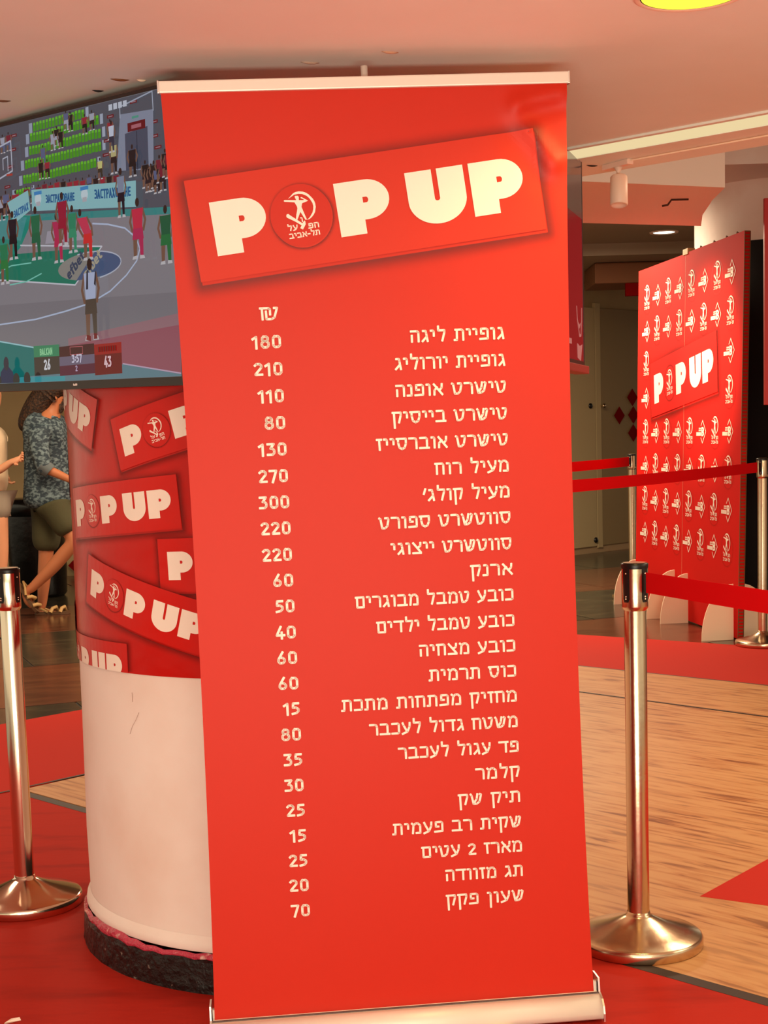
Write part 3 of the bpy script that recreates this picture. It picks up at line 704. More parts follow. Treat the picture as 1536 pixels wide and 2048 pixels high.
# base cassette
prf = [(-.020, .0), (-.034, -.004), (-.046, -.016), (-.052, -.030), (-.052, -.040), (-.044, -.0455), (.06, -.0455), (.064, -.02), (.05, .01), (.012, .022), (.006, .022), (.004, .004), (-.006, -.001)]
bm = new()
A_ = [bm.verts.new(MB_ @ Vector((-.4255, p[0], p[1]))) for p in prf]; B_ = [bm.verts.new(MB_ @ Vector((.4285, p[0], p[1]))) for p in prf]
for i in range(len(prf)):
    f = bm.faces.new([A_[i], A_[(i + 1) % len(prf)], B_[(i + 1) % len(prf)], B_[i]]); f.smooth = i < 5
bm.faces.new(A_[::-1]); bm.faces.new(B_); bmesh.ops.recalc_face_normals(bm, faces=bm.faces[:])
base = obj('base_cassette', bm, M_alu_b, ban)
bm = new(); box(bm, (-.424, -.0085, -.0012), (.4275, -.0045, .0022), MB_); obj('slot_edge', bm, mat('dark_grey_strip', col(90, 70, 66), .5), base)
for s, xx in ((-1, -.427), (1, .430)):
    bm = new(); pp = [(-.022, .002), (-.036, -.002), (-.049, -.014), (-.055, -.030), (-.055, -.0475), (.066, -.0475), (.068, -.018), (.05, .03), (-.004, .034), (-.008, .004)]
    a = [bm.verts.new(MB_ @ Vector((xx - .002, p[0], p[1]))) for p in pp]; b = [bm.verts.new(MB_ @ Vector((xx + .002, p[0], p[1]))) for p in pp]
    bm.faces.new(a[::-1]); bm.faces.new(b)
    for i in range(len(pp)): bm.faces.new([a[i], a[(i + 1) % len(pp)], b[(i + 1) % len(pp)], b[i]])
    bmesh.ops.recalc_face_normals(bm, faces=bm.faces[:]); cap = obj('base_end_cap', bm, M_alu, base)
    bm = new(); box(bm, (xx - .004 if s > 0 else xx + .002, -.002, .001), (xx - .002 if s > 0 else xx + .004, .004, .024), MB_); obj('black_insert', bm, M_blackpl, cap)
for xx in (.206, -.24):
    p = MB_ @ Vector((xx, 0, 0))
    bm = new(); box(bm, (xx - .022, -.14, -.0475), (xx + .022, .04, -.0435), MB_, bevel=.001)
    tube(bm, [MB_ @ Vector((xx, -.125, -.047)), Vector((p.x + .012, p.y - .125, 0.0))], .016, 14)
    tube(bm, [MB_ @ Vector((xx, .035, -.047)), Vector((p.x, p.y + .035, 0.0))], .014, 14)
    obj('foot', bm, mat('pale_yellow_foot', col(238, 226, 170), .4), ban)

# ------------------------------------------------------------------ television on the left of the column
A0 = Vector((-.4844, 3.2914, 1.422)); ud = Vector((.7429, -.6694, -.0205)).normalized(); nd = Vector((-.6694, -.7429, 0)).normalized(); vd = nd.cross(ud) * -1
if vd.z < 0: vd = -vd
tv = empty('television', A0, label='large flat screen showing a basketball game, mounted left of the column', cat='television')
MT = frame((0, 0, 0), ud, -nd, vd)       # local y points away from the viewer
bm = new(); box(bm, (-1.018, .006, -.0), (.088, .040, .640), MT, bevel=.004); box(bm, (-.80, .040, .10), (-.14, .06, .50), MT, bevel=.01); obj('housing', bm, M_tvbody, tv)
bm = new()
for lo, hi in (((-1.018, -.002, 0), (.088, .006, .019)), ((-1.018, -.002, .632), (.088, .006, .640)), ((-1.018, -.002, .019), (-1.010, .006, .632)), ((.080, -.002, .019), (.088, .006, .632))): box(bm, lo, hi, MT)
obj('bezel', bm, M_tvbody, tv)
def screen_mat(name, c, s=.62, refl=.25):
    m = bpy.data.materials.new(name); m.use_nodes = True; b = m.node_tree.nodes['Principled BSDF']
    b.inputs['Base Color'].default_value = (.004, .004, .004, 1); b.inputs['Roughness'].default_value = .12; b.inputs['Specular IOR Level'].default_value = refl
    b.inputs['Emission Color'].default_value = c; b.inputs['Emission Strength'].default_value = s
    return m
SM = {}
def px(c, s=.9):
    k = (c, s)
    if k not in SM: SM[k] = screen_mat('screen_' + '_'.join(map(str, c)), col(*c), s)
    return SM[k]
def V(u, z): return (u, z - 1.422 + .0205 * u)
scr = obj('screen', (lambda b: box(b, (-1.010, -.0005, .019), (.080, .006, .632), MT))(new()), px((128, 126, 132)), tv)
lev = [0]
pic_bm, pic_mats, pic_idx = new(), [], {}
def paint(shape, c, raw=False, lv=None):
    """one flat-coloured area of the broadcast picture"""
    if not raw: shape = [V(*p) for p in shape]
    m = px(c)
    if m.name not in pic_idx: pic_idx[m.name] = len(pic_mats); pic_mats.append(m)
    lev[0] += 1
    off = .0006 + lev[0] * 1.1e-5
    shape = [(min(.0795, max(-1.0095, p[0])), min(.6315, max(.0195, p[1]))) for p in shape]
    tr_ = tessellate_polygon([[Vector((p[0], p[1], 0)) for p in shape]])
    vs = [pic_bm.verts.new(MT @ Vector((p[0], -off, p[1]))) for p in shape]
    for t in tr_:
        try: f = pic_bm.faces.new([vs[i] for i in t]); f.material_index = pic_idx[m.name]
        except ValueError: pass
def quad(x0, z0, x1, z1, c, sk=0.): paint([(x0, z0 + sk), (x1, z0), (x1, z1), (x0, z1 + sk)], c)
def txt(s, x0, x1, z, h, c, w=.2, rtl=False):
    for q in text(s, x0, x1, z, h, w, rtl): paint(q, c)
# court
COURT = (134, 128, 134)
paint([(-1.02, 1.43), (.08, 1.42), (.08, 1.86), (-1.02, 1.89)], COURT)
paint([(-1.02, 1.46), (.08, 1.44), (.08, 1.62), (-1.02, 1.66)], (124, 118, 124))
paint([(-.429, 1.851), (.08, 1.81), (.08, 1.785), (-.498, 1.835)], (60, 134, 132))
paint([(-1.02, 1.93), (-.44, 1.842), (-.50, 1.775), (-.60, 1.72), (-1.02, 1.70)], (40, 134, 118))
paint([(-1.02, 1.90), (-.47, 1.842), (-.498, 1.79), (-1.02, 1.87)], (70, 140, 140))
paint([(-1.02, 1.785), (-.185, 1.744), (-.29, 1.667), (-.588, 1.705), (-1.02, 1.69)], (34, 118, 96))
paint([(-.39, 1.80), (-.24, 1.79), (-.235, 1.765), (-.40, 1.772)], (160, 152, 164))
def line(pts, w, c):
    for q in stroke(pts, w): paint(q, c)
line([(-1.0, 1.695), (-.588, 1.705), (-.29, 1.667), (-.185, 1.744), (-.50, 1.779)], .0035, (196, 196, 206))
line([(-1.0, 1.592), (-.598, 1.598), (-.45, 1.600), (-.33, 1.610), (-.236, 1.621), (-.16, 1.642), (-.10, 1.672), (-.062, 1.70), (-.05, 1.725), (-.062, 1.75), (-.10, 1.775), (-.16, 1.79), (-.215, 1.798)], .0036, (176, 188, 214))
line([(-.62, 1.705), (-.58, 1.728), (-.54, 1.735), (-.46, 1.734)], .003, (120, 196, 180))
line([(-.55, 1.69), (-.48, 1.692), (-.42, 1.705)], .003, (120, 196, 180))
paint(arc(-.235, 1.705, .118, .031, 0, 360, 28)[:-1], (138, 134, 128))
paint([(-.285, 1.676)] + arc(-.235, 1.705, .118, .031, -60, 78, 16), (74, 90, 124))
line(arc(-.235, 1.705, .118, .031, -70, 110, 16), .003, (176, 180, 196))
def txt_rot(s, x, z, h, ang, c):
    for q in text(s, 0, len(s) * h * .5, 0, h, .2, False):
        paint([(x + p[0] * math.cos(ang) - p[1] * math.sin(ang) * .8, z + p[0] * math.sin(ang) + p[1] * math.cos(ang) * .8) for p in q], c)
txt_rot('efbet', -.31, 1.680, .030, .62, (60, 70, 92)); txt_rot('efbet', -.245, 1.676, .030, .62, (168, 160, 140))
# red zone, baseline, score bug
paint([(-.322, 1.545), (.08, 1.552), (.08, 1.442), (-.12, 1.476), (-.322, 1.50)], (150, 82, 96))
paint([(-.322, 1.546), (.08, 1.575), (.08, 1.55), (-.322, 1.53)], (150, 110, 118))
paint([(-1.02, 1.57), (-.602, 1.557), (-.462, 1.534), (-.45, 1.455), (-.62, 1.44), (-1.02, 1.44)], (20, 112, 108))
line([(-.9, 1.566), (-.602, 1.557), (-.462, 1.534)], .0035, (150, 196, 204))
paint([(-.62, 1.462), (-.12, 1.476), (.08, 1.444), (.08, 1.42), (-1.02, 1.43), (-1.02, 1.462)], (96, 128, 140))
paint([(-.52, 1.466), (-.34, 1.46), (-.34, 1.44), (-.55, 1.44)], (60, 150, 160))
line([(-.12, 1.477), (.08, 1.446)], .003, (186, 160, 184))
quad(-.461, 1.466, -.359, 1.535, (66, 52, 46)); quad(-.461, 1.508, -.359, 1.535, (52, 132, 92), .002)
quad(-.359, 1.461, -.224, 1.529, (110, 96, 118)); quad(-.359, 1.505, -.224, 1.529, (74, 24, 28)); quad(-.359, 1.461, -.224, 1.484, (92, 28, 52))
quad(-.224, 1.456, -.124, 1.526, (112, 8, 12)); quad(-.224, 1.502, -.124, 1.526, (160, 14, 14))
line([(-.316, 1.508), (-.268, 1.508), (-.268, 1.525), (-.316, 1.526), (-.316, 1.508)], .0014, (196, 96, 104))
txt('BALKAN', -.436, -.386, 1.513, .016, (150, 214, 160), .17); txt('26', -.420, -.396, 1.478, .024, (214, 214, 220))
txt('3:57', -.309, -.272, 1.489, .0185, (206, 200, 220)); txt('2', -.296, -.289, 1.469, .013, (190, 170, 200)); txt('43', -.187, -.162, 1.473, .024, (226, 190, 196))
for k in range(8): quad(-.208 + .0085 * k, 1.508, -.203 + .0085 * k, 1.520, (110, 8, 10))
# stands
paint([(-1.02, 1.90), (-.44, 1.845), (.08, 1.80), (.08, 2.05), (-1.02, 2.075)], (84, 84, 94))
GR = [(-.425, -.225, 2.043), (-.438, -.173, 2.020), (-.443, -.166, 1.991), (-.461, -.166, 1.962), (-.470, -.185, 1.928), (-.50, -.44, 1.899)]
random.seed(11)
for a_, b_, z_ in GR:
    nseat = int((b_ - a_) / .0118)
    for k in range(nseat):
        x_ = a_ + k * (b_ - a_) / nseat; zz = z_ - .052 * (x_ + .33) * .0 + random.uniform(-.001, .001)
        quad(x_, zz - .010, x_ + .0100, zz + .009, (74, 150, 30)); quad(x_ + .0012, zz + .004, x_ + .0088, zz + .010, (104, 184, 48))
    quad(a_ - .016, z_ - .012, a_ - .003, z_ + .011, (150, 158, 178)); quad(b_ + .003, z_ - .010, b_ + .014, z_ + .012, (160, 168, 186))
for x_, z_ in ((-.50, 2.035), (-.505, 2.003), (-.52, 1.965), (-.535, 1.92), (-.13, 2.02), (-.145, 1.97), (-.15, 1.94), (.02, 1.985), (.02, 1.955), (.03, 1.93), (-.048, 2.038)):
    quad(x_ - .012, z_ - .003, x_ + .012, z_ + .004, (110, 26, 32)); quad(x_ - .008, z_ - .0008, x_ + .008, z_ + .0015, (150, 120, 130))
paint([(-.096, 2.019), (.018, 2.012), (.014, 1.90), (-.02, 1.89), (-.113, 1.90)], (132, 138, 158))
paint([(-.081, 1.975), (-.003, 1.980), (-.003, 1.893), (-.081, 1.896)], (74, 78, 96)); quad(-.042, 1.893, -.039, 1.975, (52, 54, 70))
quad(-.071, 1.977, -.010, 1.996, (104, 18, 26)); quad(-.058, 1.982, -.024, 1.990, (170, 100, 110)); quad(-.055, 2.003, -.032, 2.008, (80, 150, 130))
line([(-.096, 2.012), (-.096, 2.035), (.016, 2.05), (.018, 2.01)], .003, (160, 168, 186))
for k in range(4): quad(-.135 + .017 * k, 2.033, -.122 + .017 * k, 2.046, (188, 194, 208))
# crowd and benches
def fig(x, z0, h, top_c, leg_c, skin=(120, 86, 70), w=.32, lean=0.):
    """a player or spectator drawn in the picture: head, torso, arms, legs"""
    H_ = h
    for sgn in (-1, 1):
        paint([(x + sgn * w * H_ * .02, z0 + .50 * H_), (x + sgn * w * H_ * .42, z0 + .50 * H_), (x + sgn * w * H_ * .40, z0 + .04 * H_), (x + sgn * w * H_ * .15, z0 + .04 * H_)], leg_c if sgn > 0 else skin)
        paint([(x + sgn * w * H_ * .10, z0), (x + sgn * w * H_ * .52, z0), (x + sgn * w * H_ * .45, z0 + .05 * H_), (x + sgn * w * H_ * .12, z0 + .06 * H_)], (190, 186, 190))
        line([(x + lean * .8 + sgn * w * H_ * .42, z0 + .80 * H_), (x + lean * .4 + sgn * w * H_ * .62, z0 + .62 * H_), (x + sgn * w * H_ * .46, z0 + .47 * H_)], w * H_ * .17, skin)
    paint([(x - w * H_ * .46, z0 + .32 * H_), (x + w * H_ * .46, z0 + .32 * H_), (x + w * H_ * .36, z0 + .56 * H_), (x - w * H_ * .36, z0 + .56 * H_)], leg_c)
    paint([(x - w * H_ * .36, z0 + .50 * H_), (x + w * H_ * .36, z0 + .50 * H_), (x + lean + w * H_ * .46, z0 + .82 * H_), (x + lean - w * H_ * .46, z0 + .82 * H_)], top_c)
    paint(arc(x + lean * 1.3, z0 + .92 * H_, H_ * .052, H_ * .075, 0, 360, 10)[:-1], (52, 34, 30))
random.seed(5)
CR = [(120, 34, 50), (150, 40, 54), (40, 30, 30), (90, 96, 130), (160, 160, 176), (30, 24, 24)]
for x_, z_ in ((-.345, 1.998), (-.33, 2.006), (-.315, 1.998), (-.385, 1.972), (-.395, 1.94), (-.37, 1.938), (-.275, 2.03), (-.222, 2.016), (-.195, 2.02), (-.545, 2.02), (-.52, 2.022), (-.29, 2.035), (-.13, 1.99)):
    fig(x_, z_ - .02, .045, random.choice(CR), random.choice(CR[2:]), w=.45)
for k in range(15): fig(-.455 + k * .0245, 1.872 - .0011 * k + random.uniform(-.003, .003), .042, random.choice(CR[:4]), (50, 30, 40), w=.5)
for k in range(9): fig(.0 + k * .0098 - .01, 1.845 + random.uniform(-.02, .02), .06, random.choice(CR), (40, 30, 34), w=.4)
for k in range(5): fig(-.575 + k * .020, 1.845 + random.uniform(-.01, .01), .06, random.choice(CR), (40, 30, 34), w=.5)
fig(-.165, 1.888, .048, (196, 190, 120), (60, 50, 40), w=.4); fig(-.115, 1.893, .075, (180, 170, 120), (40, 30, 30), w=.33); fig(-.05, 1.878, .07, (36, 26, 30), (30, 24, 26), w=.4); fig(-.12, 1.94, .07, (190, 196, 214), (50, 50, 66), w=.3)
# advertising boards
for c4, n_ in (([(-.428, 1.899), (-.040, 1.869), (-.042, 1.813), (-.428, 1.850)], 0), ([(-.528, 1.882), (-.442, 1.900), (-.435, 1.853), (-.504, 1.829)], 1)): paint(c4, (136, 186, 192))
def sk(s, x0, x1, z, h, c):
    for q in text(s, x0, x1, 0, h, .2, False): paint([(p[0], p[1] + z - .075 * (p[0] - x0)) for p in q], c)
sk('ЗАСТРАХОВАНЕ', -.372, -.262, 1.862, .018, (30, 90, 140)); sk('ЗАСТРАХОВАНЕ', -.186, -.058, 1.848, .020, (30, 90, 140))
for x_, z_ in ((-.40, 1.874), (-.222, 1.862)):
    paint(arc(x_, z_, .013, .014, 0, 360, 12)[:-1], (190, 206, 214)); quad(x_ - .015, z_ + .010, x_ + .015, z_ + .018, (60, 130, 190)); quad(x_ - .008, z_ - .016, x_ + .008, z_ - .006, (170, 170, 178))
for q in text('ЗАСТРАХ', 0, .06, 0, .016, .22, False): paint([(p[0] - .500, p[1] + 1.842 + .22 * p[0]) for p in q], (40, 100, 150))
# hoop
line([(-.556, 1.966), (-.554, 2.014), (-.500, 2.022), (-.498, 1.952), (-.556, 1.94)], .004, (176, 180, 196)); line([(-.535, 1.96), (-.535, 1.985), (-.515, 1.988), (-.515, 1.955)], .003, (176, 180, 196)); line([(-.52, 1.945), (-.50, 1.944)], .005, (170, 60, 50))
# players
fig(-.413, 1.735, .125, (26, 104, 70), (26, 96, 66)); fig(-.326, 1.72, .115, (176, 44, 84), (180, 40, 80), lean=-.004); fig(-.307, 1.757, .122, (150, 26, 54), (150, 26, 50)); fig(-.270, 1.737, .108, (40, 130, 96), (50, 140, 104))
fig(-.214, 1.715, .118, (196, 56, 84), (206, 46, 46), lean=-.020); fig(-.034, 1.700, .132, (196, 44, 70), (176, 44, 84)); fig(.060, 1.680, .125, (30, 90, 60), (36, 110, 60)); fig(-.505, 1.745, .115, (24, 22, 34), (18, 16, 24)); fig(-.545, 1.69, .115, (30, 120, 80), (40, 120, 60))
fig(-.088, 1.795, .108, (126, 134, 156), (28, 20, 34), w=.26)
fig(-.210, 1.535, .185, (170, 178, 206), (84, 70, 60), w=.27); 
paint([(-.226, 1.65), (-.222, 1.69), (-.216, 1.695), (-.218, 1.65)], (52, 50, 60)); paint([(-.196, 1.66), (-.190, 1.69), (-.186, 1.685), (-.190, 1.655)], (52, 50, 60))
paint([(-.232, 1.537), (-.214, 1.533), (-.214, 1.545), (-.228, 1.548)], (120, 24, 30)); paint([(-.203, 1.537), (-.190, 1.537), (-.191, 1.549), (-.202, 1.55)], (120, 24, 30))
paint([(-.585, 1.452), (-.58, 1.48), (-.565, 1.492), (-.545, 1.492), (-.528, 1.478), (-.52, 1.452)], (26, 34, 74)); paint(arc(-.555, 1.500, .011, .017, 0, 360, 12)[:-1], (44, 34, 54))
for x_ in (-.592, -.515, -.47): paint(arc(x_, 1.458, .014, .018, 0, 360, 12)[:-1], (36, 34, 36))
pic = obj('broadcast_picture', pic_bm, pic_mats, scr)
bm = new()
for k in range(4): box(bm, (-.309 + .0038 * k, -.0028, .0075), (-.3060 + .0038 * k, -.0019, .0125 - (.002 if k == 1 else 0)), MT)
box(bm, (-.310, -.0026, .0093), (-.294, -.0019, .0107), MT); obj('maker_mark', bm, mat('pale_mark', col(230, 220, 214), .4), tv)
# mount to the column
bm = new(); q0 = MT @ Vector((-.30, .06, .3)); q1 = CC + Vector((0, 0, 1.72)) - A0
dq = (q1 - q0).normalized()
tube(bm, [q0, q0 + dq * .075], .03, 12); obj('wall_mount', bm, M_tvbody, tv)

# second screen on the other side of the column
B1, B0 = Vector((.617, 4.455, 1.49)), Vector((.534, 4.185, 1.49)); vdir = (B1 - B0).normalized()
n2 = Vector((vdir.y, -vdir.x, 0))
tv2 = empty('television', (B1.x, B1.y, 1.488), label='edge-on flat screen with a red picture, behind the banner right side', cat='television')
M2 = frame((0, 0, 0), vdir, -n2, (0, 0, 1))
bm = new(); box(bm, (-1.10, .006, 0), (.004, .036, .630), M2, bevel=.004); obj('housing', bm, M_tvbody, tv2)
bm = new()
for lo, hi in (((-1.1, -.002, 0), (.004, .006, .012)), ((-1.1, -.002, .622), (.004, .006, .630)), ((-.002, -.002, .012), (.004, .006, .622)), ((-1.1, -.002, .012), (-1.094, .006, .622))): box(bm, lo, hi, M2)
obj('bezel', bm, M_tvbody, tv2)
s2 = obj('screen', (lambda b: box(b, (-1.094, -.0005, .012), (-.002, .006, .622), M2))(new()), screen_mat('screen_red_field', col(124, 18, 24), .8, .6), tv2)
bm = new(); box(bm, (-1.094, -.0012, .43), (-.002, -.0006, .622), M2); obj('painted_reflection', bm, screen_mat('screen_reflection', col(96, 66, 54), .8, .7), s2)  # ceiling reflection on the glass, painted as a brown-grey emissive band
bm = new()
for q in stroke([(-.12, .165), (-.11, .13), (-.075, .085), (-.05, .088), (-.035, .13), (-.032, .165)], .008) + [[(-.12, .062), (-.115, .02), (-.06, .012), (-.03, .062), (-.075, .055)], [(-.10, .125), (-.075, .105), (-.05, .125), (-.075, .117)]]:
    vs = [bm.verts.new(M2 @ Vector((p[0], -.0012, p[1]))) for p in q]; bm.faces.new(vs)
box(bm, (-.30, -.0014, .055), (-.215, -.0008, .070), M2)
obj('picture_marks', bm, screen_mat('screen_pink_mark', col(200, 130, 118), .8), s2, kind='stuff')
bm = new(); box(bm, (-1.1, -.014, -.024), (.012, .03, -.001), M2, bevel=.002); obj('lower_ledge', bm, mat('red_ledge', col(150, 28, 18), .5), tv2)
q0 = M2 @ Vector((-.55, .036, .3)); q1 = CC + Vector((0, 0, 1.79)) - Vector((B1.x, B1.y, 1.488)); dq = (q1 - q0).normalized()
bm = new(); tube(bm, [q0, q0 + dq * .09], .03, 12); obj('wall_mount', bm, M_tvbody, tv2)

# ------------------------------------------------------------------ stanchions
def stanchion(x, y, h, rz, label, steel=M_steel, r=.16):
    st = empty('stanchion', (x, y, .003), rz, label=label, cat='stanchion', group='belt stanchions')
    bm = new(); lathe(bm, [(0, 0), (r * .985, 0), (r, .004), (r, .022), (r * .985, .028), (r * .955, .031), (r * .75, .040), (r * .45, .057), (.036, .074), (.029, .080), (.0285, .086), (0, .086)], 72); obj('base', bm, steel, st)
    bm = new(); lathe(bm, [(.0275, .078), (.0275, h - .112), (.027, h - .110)], 40); obj('pole', bm, steel, st)
    bm = new(); lathe(bm, [(.0275, h - .118), (.0318, h - .112), (.0325, h - .107), (.0325, h - .008), (.031, h - .004)], 40); hd = obj('head', bm, steel, st)
    bm = new(); lathe(bm, [(.0, h - .0005), (.029, h - .0005), (.0335, h - .002), (.0335, h - .008), (.0328, h - .014)], 40); obj('cap_ring', bm, M_blackpl, st)
    bm = new(); lathe(bm, [(0, h + .001), (.029, h + .0005)], 32); obj('cap', bm, mat('tan_cap', col(176, 138, 96), .3, .6), st)
    for k in range(4):
        a = PI / 4 + k * PI / 2; bm = new(); R_ = .0332
        for i in range(6):
            a0, a1 = a - .30 + .10 * i, a - .30 + .10 * (i + 1)
            v = [bm.verts.new((R_ * math.cos(t) * s, R_ * math.sin(t) * s, z)) for t, z, s in ((a0, h - .088 - (.008 if 0 < i < 6 else 0), 1), (a1, h - .088 - (.008 if i < 5 else 0), 1), (a1, h - .012, 1), (a0, h - .012, 1))]
            bm.faces.new(v)
        sl = obj('belt_slot', bm, M_blackpl, hd, smooth=True)
        for z in (h - .025, h - .082, h - .088):
            bm = new(); lathe(bm, [(0, .0022), (.0012, .002), (.0022, 0)], 10, frame((.0332 * math.cos(a), .0332 * math.sin(a), z), (-math.sin(a), math.cos(a), 0), (0, 0, 1), (math.cos(a), math.sin(a), 0))); obj('rivet', bm, M_chrome, sl)
    return st
def belt(st, p0, p1, zt, w=.05, sag=.01):
    loc = st.location; a = Vector((p0[0], p0[1], 0)); b = Vector((p1[0], p1[1], 0)); bm = new(); g = []
    n = (b - a).normalized(); n = Vector((-n.y, n.x, 0)) * .0008
    R = Matrix.Rotation(-st.rotation_euler.z, 4, 'Z')
    for i in range(25):
        t = i / 24; p = a.lerp(b, t); z = zt - sag * 4 * t * (1 - t)
        g.append([bm.verts.new(R @ (Vector((p.x, p.y, zz)) + s * n - loc)) for s, zz in ((1, z), (1, z - w), (-1, z - w), (-1, z))])
    for A_, B_ in zip(g, g[1:]):
        for k in range(4): bm.faces.new([A_[k], A_[(k + 1) % 4], B_[(k + 1) % 4], B_[k]])
    bm.faces.new(g[0]); bm.faces.new(g[-1][::-1])
    bmesh.ops.recalc_face_normals(bm, faces=bm.faces[:])
    return obj('belt', bm, M_belt, st, label='red retractable belt')
s_r = stanchion(.618, 3.615, .967, -.10, 'brass-toned steel stanchion with a red belt beside the banner right foot')
dv = Vector((.2, -.47)).normalized()
belt(s_r, (.618 + dv.x * .033 + .010, 3.615 + dv.y * .033), (1.2, 2.25), .948, .0505, .004)
s_l = stanchion(-1.044, 4.085, .960, .3, 'shiny chrome stanchion without a belt at the left edge by the column', M_chrome)
s_f = stanchion(2.225, 8.62, 1.10, .2, 'distant steel stanchion at the right edge beside the photo backdrop')
belt(s_f, (2.19, 8.60), (-.1, 5.66), 1.079, .0585, .015)
s_b = stanchion(1.905, 11.22, 1.10, .2, 'farthest stanchion half hidden behind the left edge of the backdrop')
belt(s_b, (1.88, 11.19), (.2, 8.8), 1.081, .07, .01)

# ------------------------------------------------------------------ photo backdrop
P0 = Vector((1.871, 10.922, 0)); bxx = Vector((2.141 - 1.871, 8.739 - 10.922, 0)).normalized()
nf = Vector((bxx.y, -bxx.x, 0)); nf = nf if nf.x < 0 else -nf     # towards the viewer side
lean = math.radians(1.25); bzz = (Vector((0, 0, 1)) * math.cos(lean) - nf * math.sin(lean)).normalized()
nfl = (nf * math.cos(lean) + Vector((0, 0, 1)) * math.sin(lean)).normalized()
bdp = empty('photo_backdrop', P0, label='red two-panel photo backdrop covered with white logos, standing at right', cat='backdrop')
MD = frame((0, 0, .012), bxx, -nfl, bzz)
M_bd = mat('backdrop_red', col(204, 18, 8), .75, spec=.15)
for k in range(2):
    a, b = k * 1.052, k * 1.052 + 1.048; bm = new(); box(bm, (a, .0, 0), (b, .038, 2.42 + .004 * k), MD)
    pan = obj('panel', bm, M_bd, bdp)
    bm = new()
    for i in range(121):
        z = i * 2.42 / 120; box(bm, (b + .0005, .004, z - .0035), (b + .004, .034, z + .0035), MD)
    for y_ in (.0, .035): box(bm, (b, y_, 0), (b + .005, y_ + .003, 2.42), MD)
    obj('corrugated_edge', bm, M_card, pan, kind='stuff')
bm = new(); box(bm, (1.0, -.006, 2.41), (1.10, .045, 2.45), MD, bevel=.003); obj('top_clip', bm, mat('tape_tan', col(206, 160, 100), .6), bdp)
bm = new(); box(bm, (1.0475, -.0012, .05), (1.0525, .002, 2.41), MD); obj('joint_line', bm, mat('joint_pale', col(226, 120, 96), .6), bdp)
bm = new()
for x_ in (1.25, 1.5, 1.72, 1.9): tube(bm, [MD @ Vector((x_, .03, 2.424)), MD @ Vector((x_ + .03, .02, 2.438)), MD @ Vector((x_ + .05, .03, 2.424))], .005, 5)
obj('cable_tie', bm, M_card, bdp)
def dmap(off): return lambda x, z: MD @ Vector((x, -off, z))
FL = figure_logo(); BL = b_logo()
cx0, cst = .21, .2405
def place(k, z, kind):
    x = cx0 + cst * k
    if kind == 'F':
        s_ = shade_ring(0, 0, 0, 0, .016, (.003, -.008), .28, 1, 0, x, z, steps=3, circle=(0, 0, .098))
        print_mesh('badge_shade', s_[0], dmap(.0012), M_shade, bdp, ink=s_[1])
        print_mesh('emblem', xf(FL, .118, 0, x, z + .006), dmap(.0022), M_ink, bdp)
    else:
        print_mesh('diamond_mark', xf(BL, .073, 0, x + .015, z), dmap(.0022), M_ink, bdp)
zr = [2.218, 1.983, 1.749, 1.509, 1.262, 1.020, .782, .543]
for r, z in enumerate(zr):
    for k in range(8):
        odd = r % 2 == 0
        if r in (2, 3) and 0 < k < 7: continue
        kind = 'F' if (k % 2 == 0) == odd else 'B'
        place(k, z - .012, kind)
s = 1.85; an = math.radians(6.0)
rect, disc, let, q1_, q2_ = card_parts(s, an, .425, 1.45)
print_mesh('card_shade', q1_[0], dmap(.0026), M_shade, bdp, ink=q1_[1])
print_mesh('printed_card', rect, dmap(.0034), mat('backdrop_card_red', col(214, 20, 11), .75, spec=.15), bdp)
print_mesh('badge_shade', q2_[0], dmap(.0040), M_shade, bdp, ink=q2_[1])
print_mesh('card_lettering', let, dmap(.0048), M_ink, bdp)
# quarter round feet
def qfoot(x, depth, wdt, hgt, side=1, ang=0):
    base_p = bxx * x
    d = (nf * side); d = Matrix.Rotation(math.radians(ang), 3, 'Z') @ d
    e = Vector((0, 0, 1)).cross(d).normalized()
    poly = [(0, 0)] + [(wdt * math.cos(t * PI / 2 / 12), hgt * math.sin(t * PI / 2 / 12)) for t in range(13)]
    bm = new(); prism(bm, poly, -.005, .005, frame(base_p + d * (.004 if side > 0 else .05), d, (0, 0, 1), e))
    obj('foot', bm, M_cream, bdp, label='cream quarter-round board foot')
qfoot(2.04, 0, .20, .34); qfoot(1.20, 0, .19, .33); qfoot(.93, 0, .20, .33); qfoot(.03, 0, .17, .33)
qfoot(2.04, 0, .20, .34, -1)

# ------------------------------------------------------------------ rear column with black surround
C2 = Vector((2.80, 10.35, 0)); col2 = empty('column', C2, kind='structure')
bm = new(); lathe(bm, [(.58, 0), (.58, 2.9)], 72); obj('shaft', bm, M_white, col2, smooth=True)
a0 = math.radians(180 + 18); bm = new()
lathe(bm, [(.60, .0), (.60, 2.50), (.585, 2.50)], 40, None, 0, a0, a0 + 1.9); obj('black_surround', bm, M_dark, col2, smooth=True)
p, q = at(1529, 396, 8.2), at(1529, 700, 8.2)
bm = new(); box(bm, (p.x, 8.2, q.z - .3), (p.x + .8, 8.23, p.z), bevel=.003)
tag(obj('red_hanging_panel', bm, mat('panel_red', col(180, 14, 12), .5)), 'red hanging panel just entering at the right edge above the far stanchion', 'panel')
for o_ in ((p.x + .2), (p.x + .6)):
    pass
bm = new(); tube(bm, [(p.x + .2, 8.215, p.z - .01), (p.x + .2, 8.215, 2.9)], .003, 6)
tube(bm, [(p.x + .6, 8.215, p.z - .01), (p.x + .6, 8.215, 2.9)], .003, 6)
w_ = obj('hanging_wire', bm, M_steel, SC.objects['red_hanging_panel'])

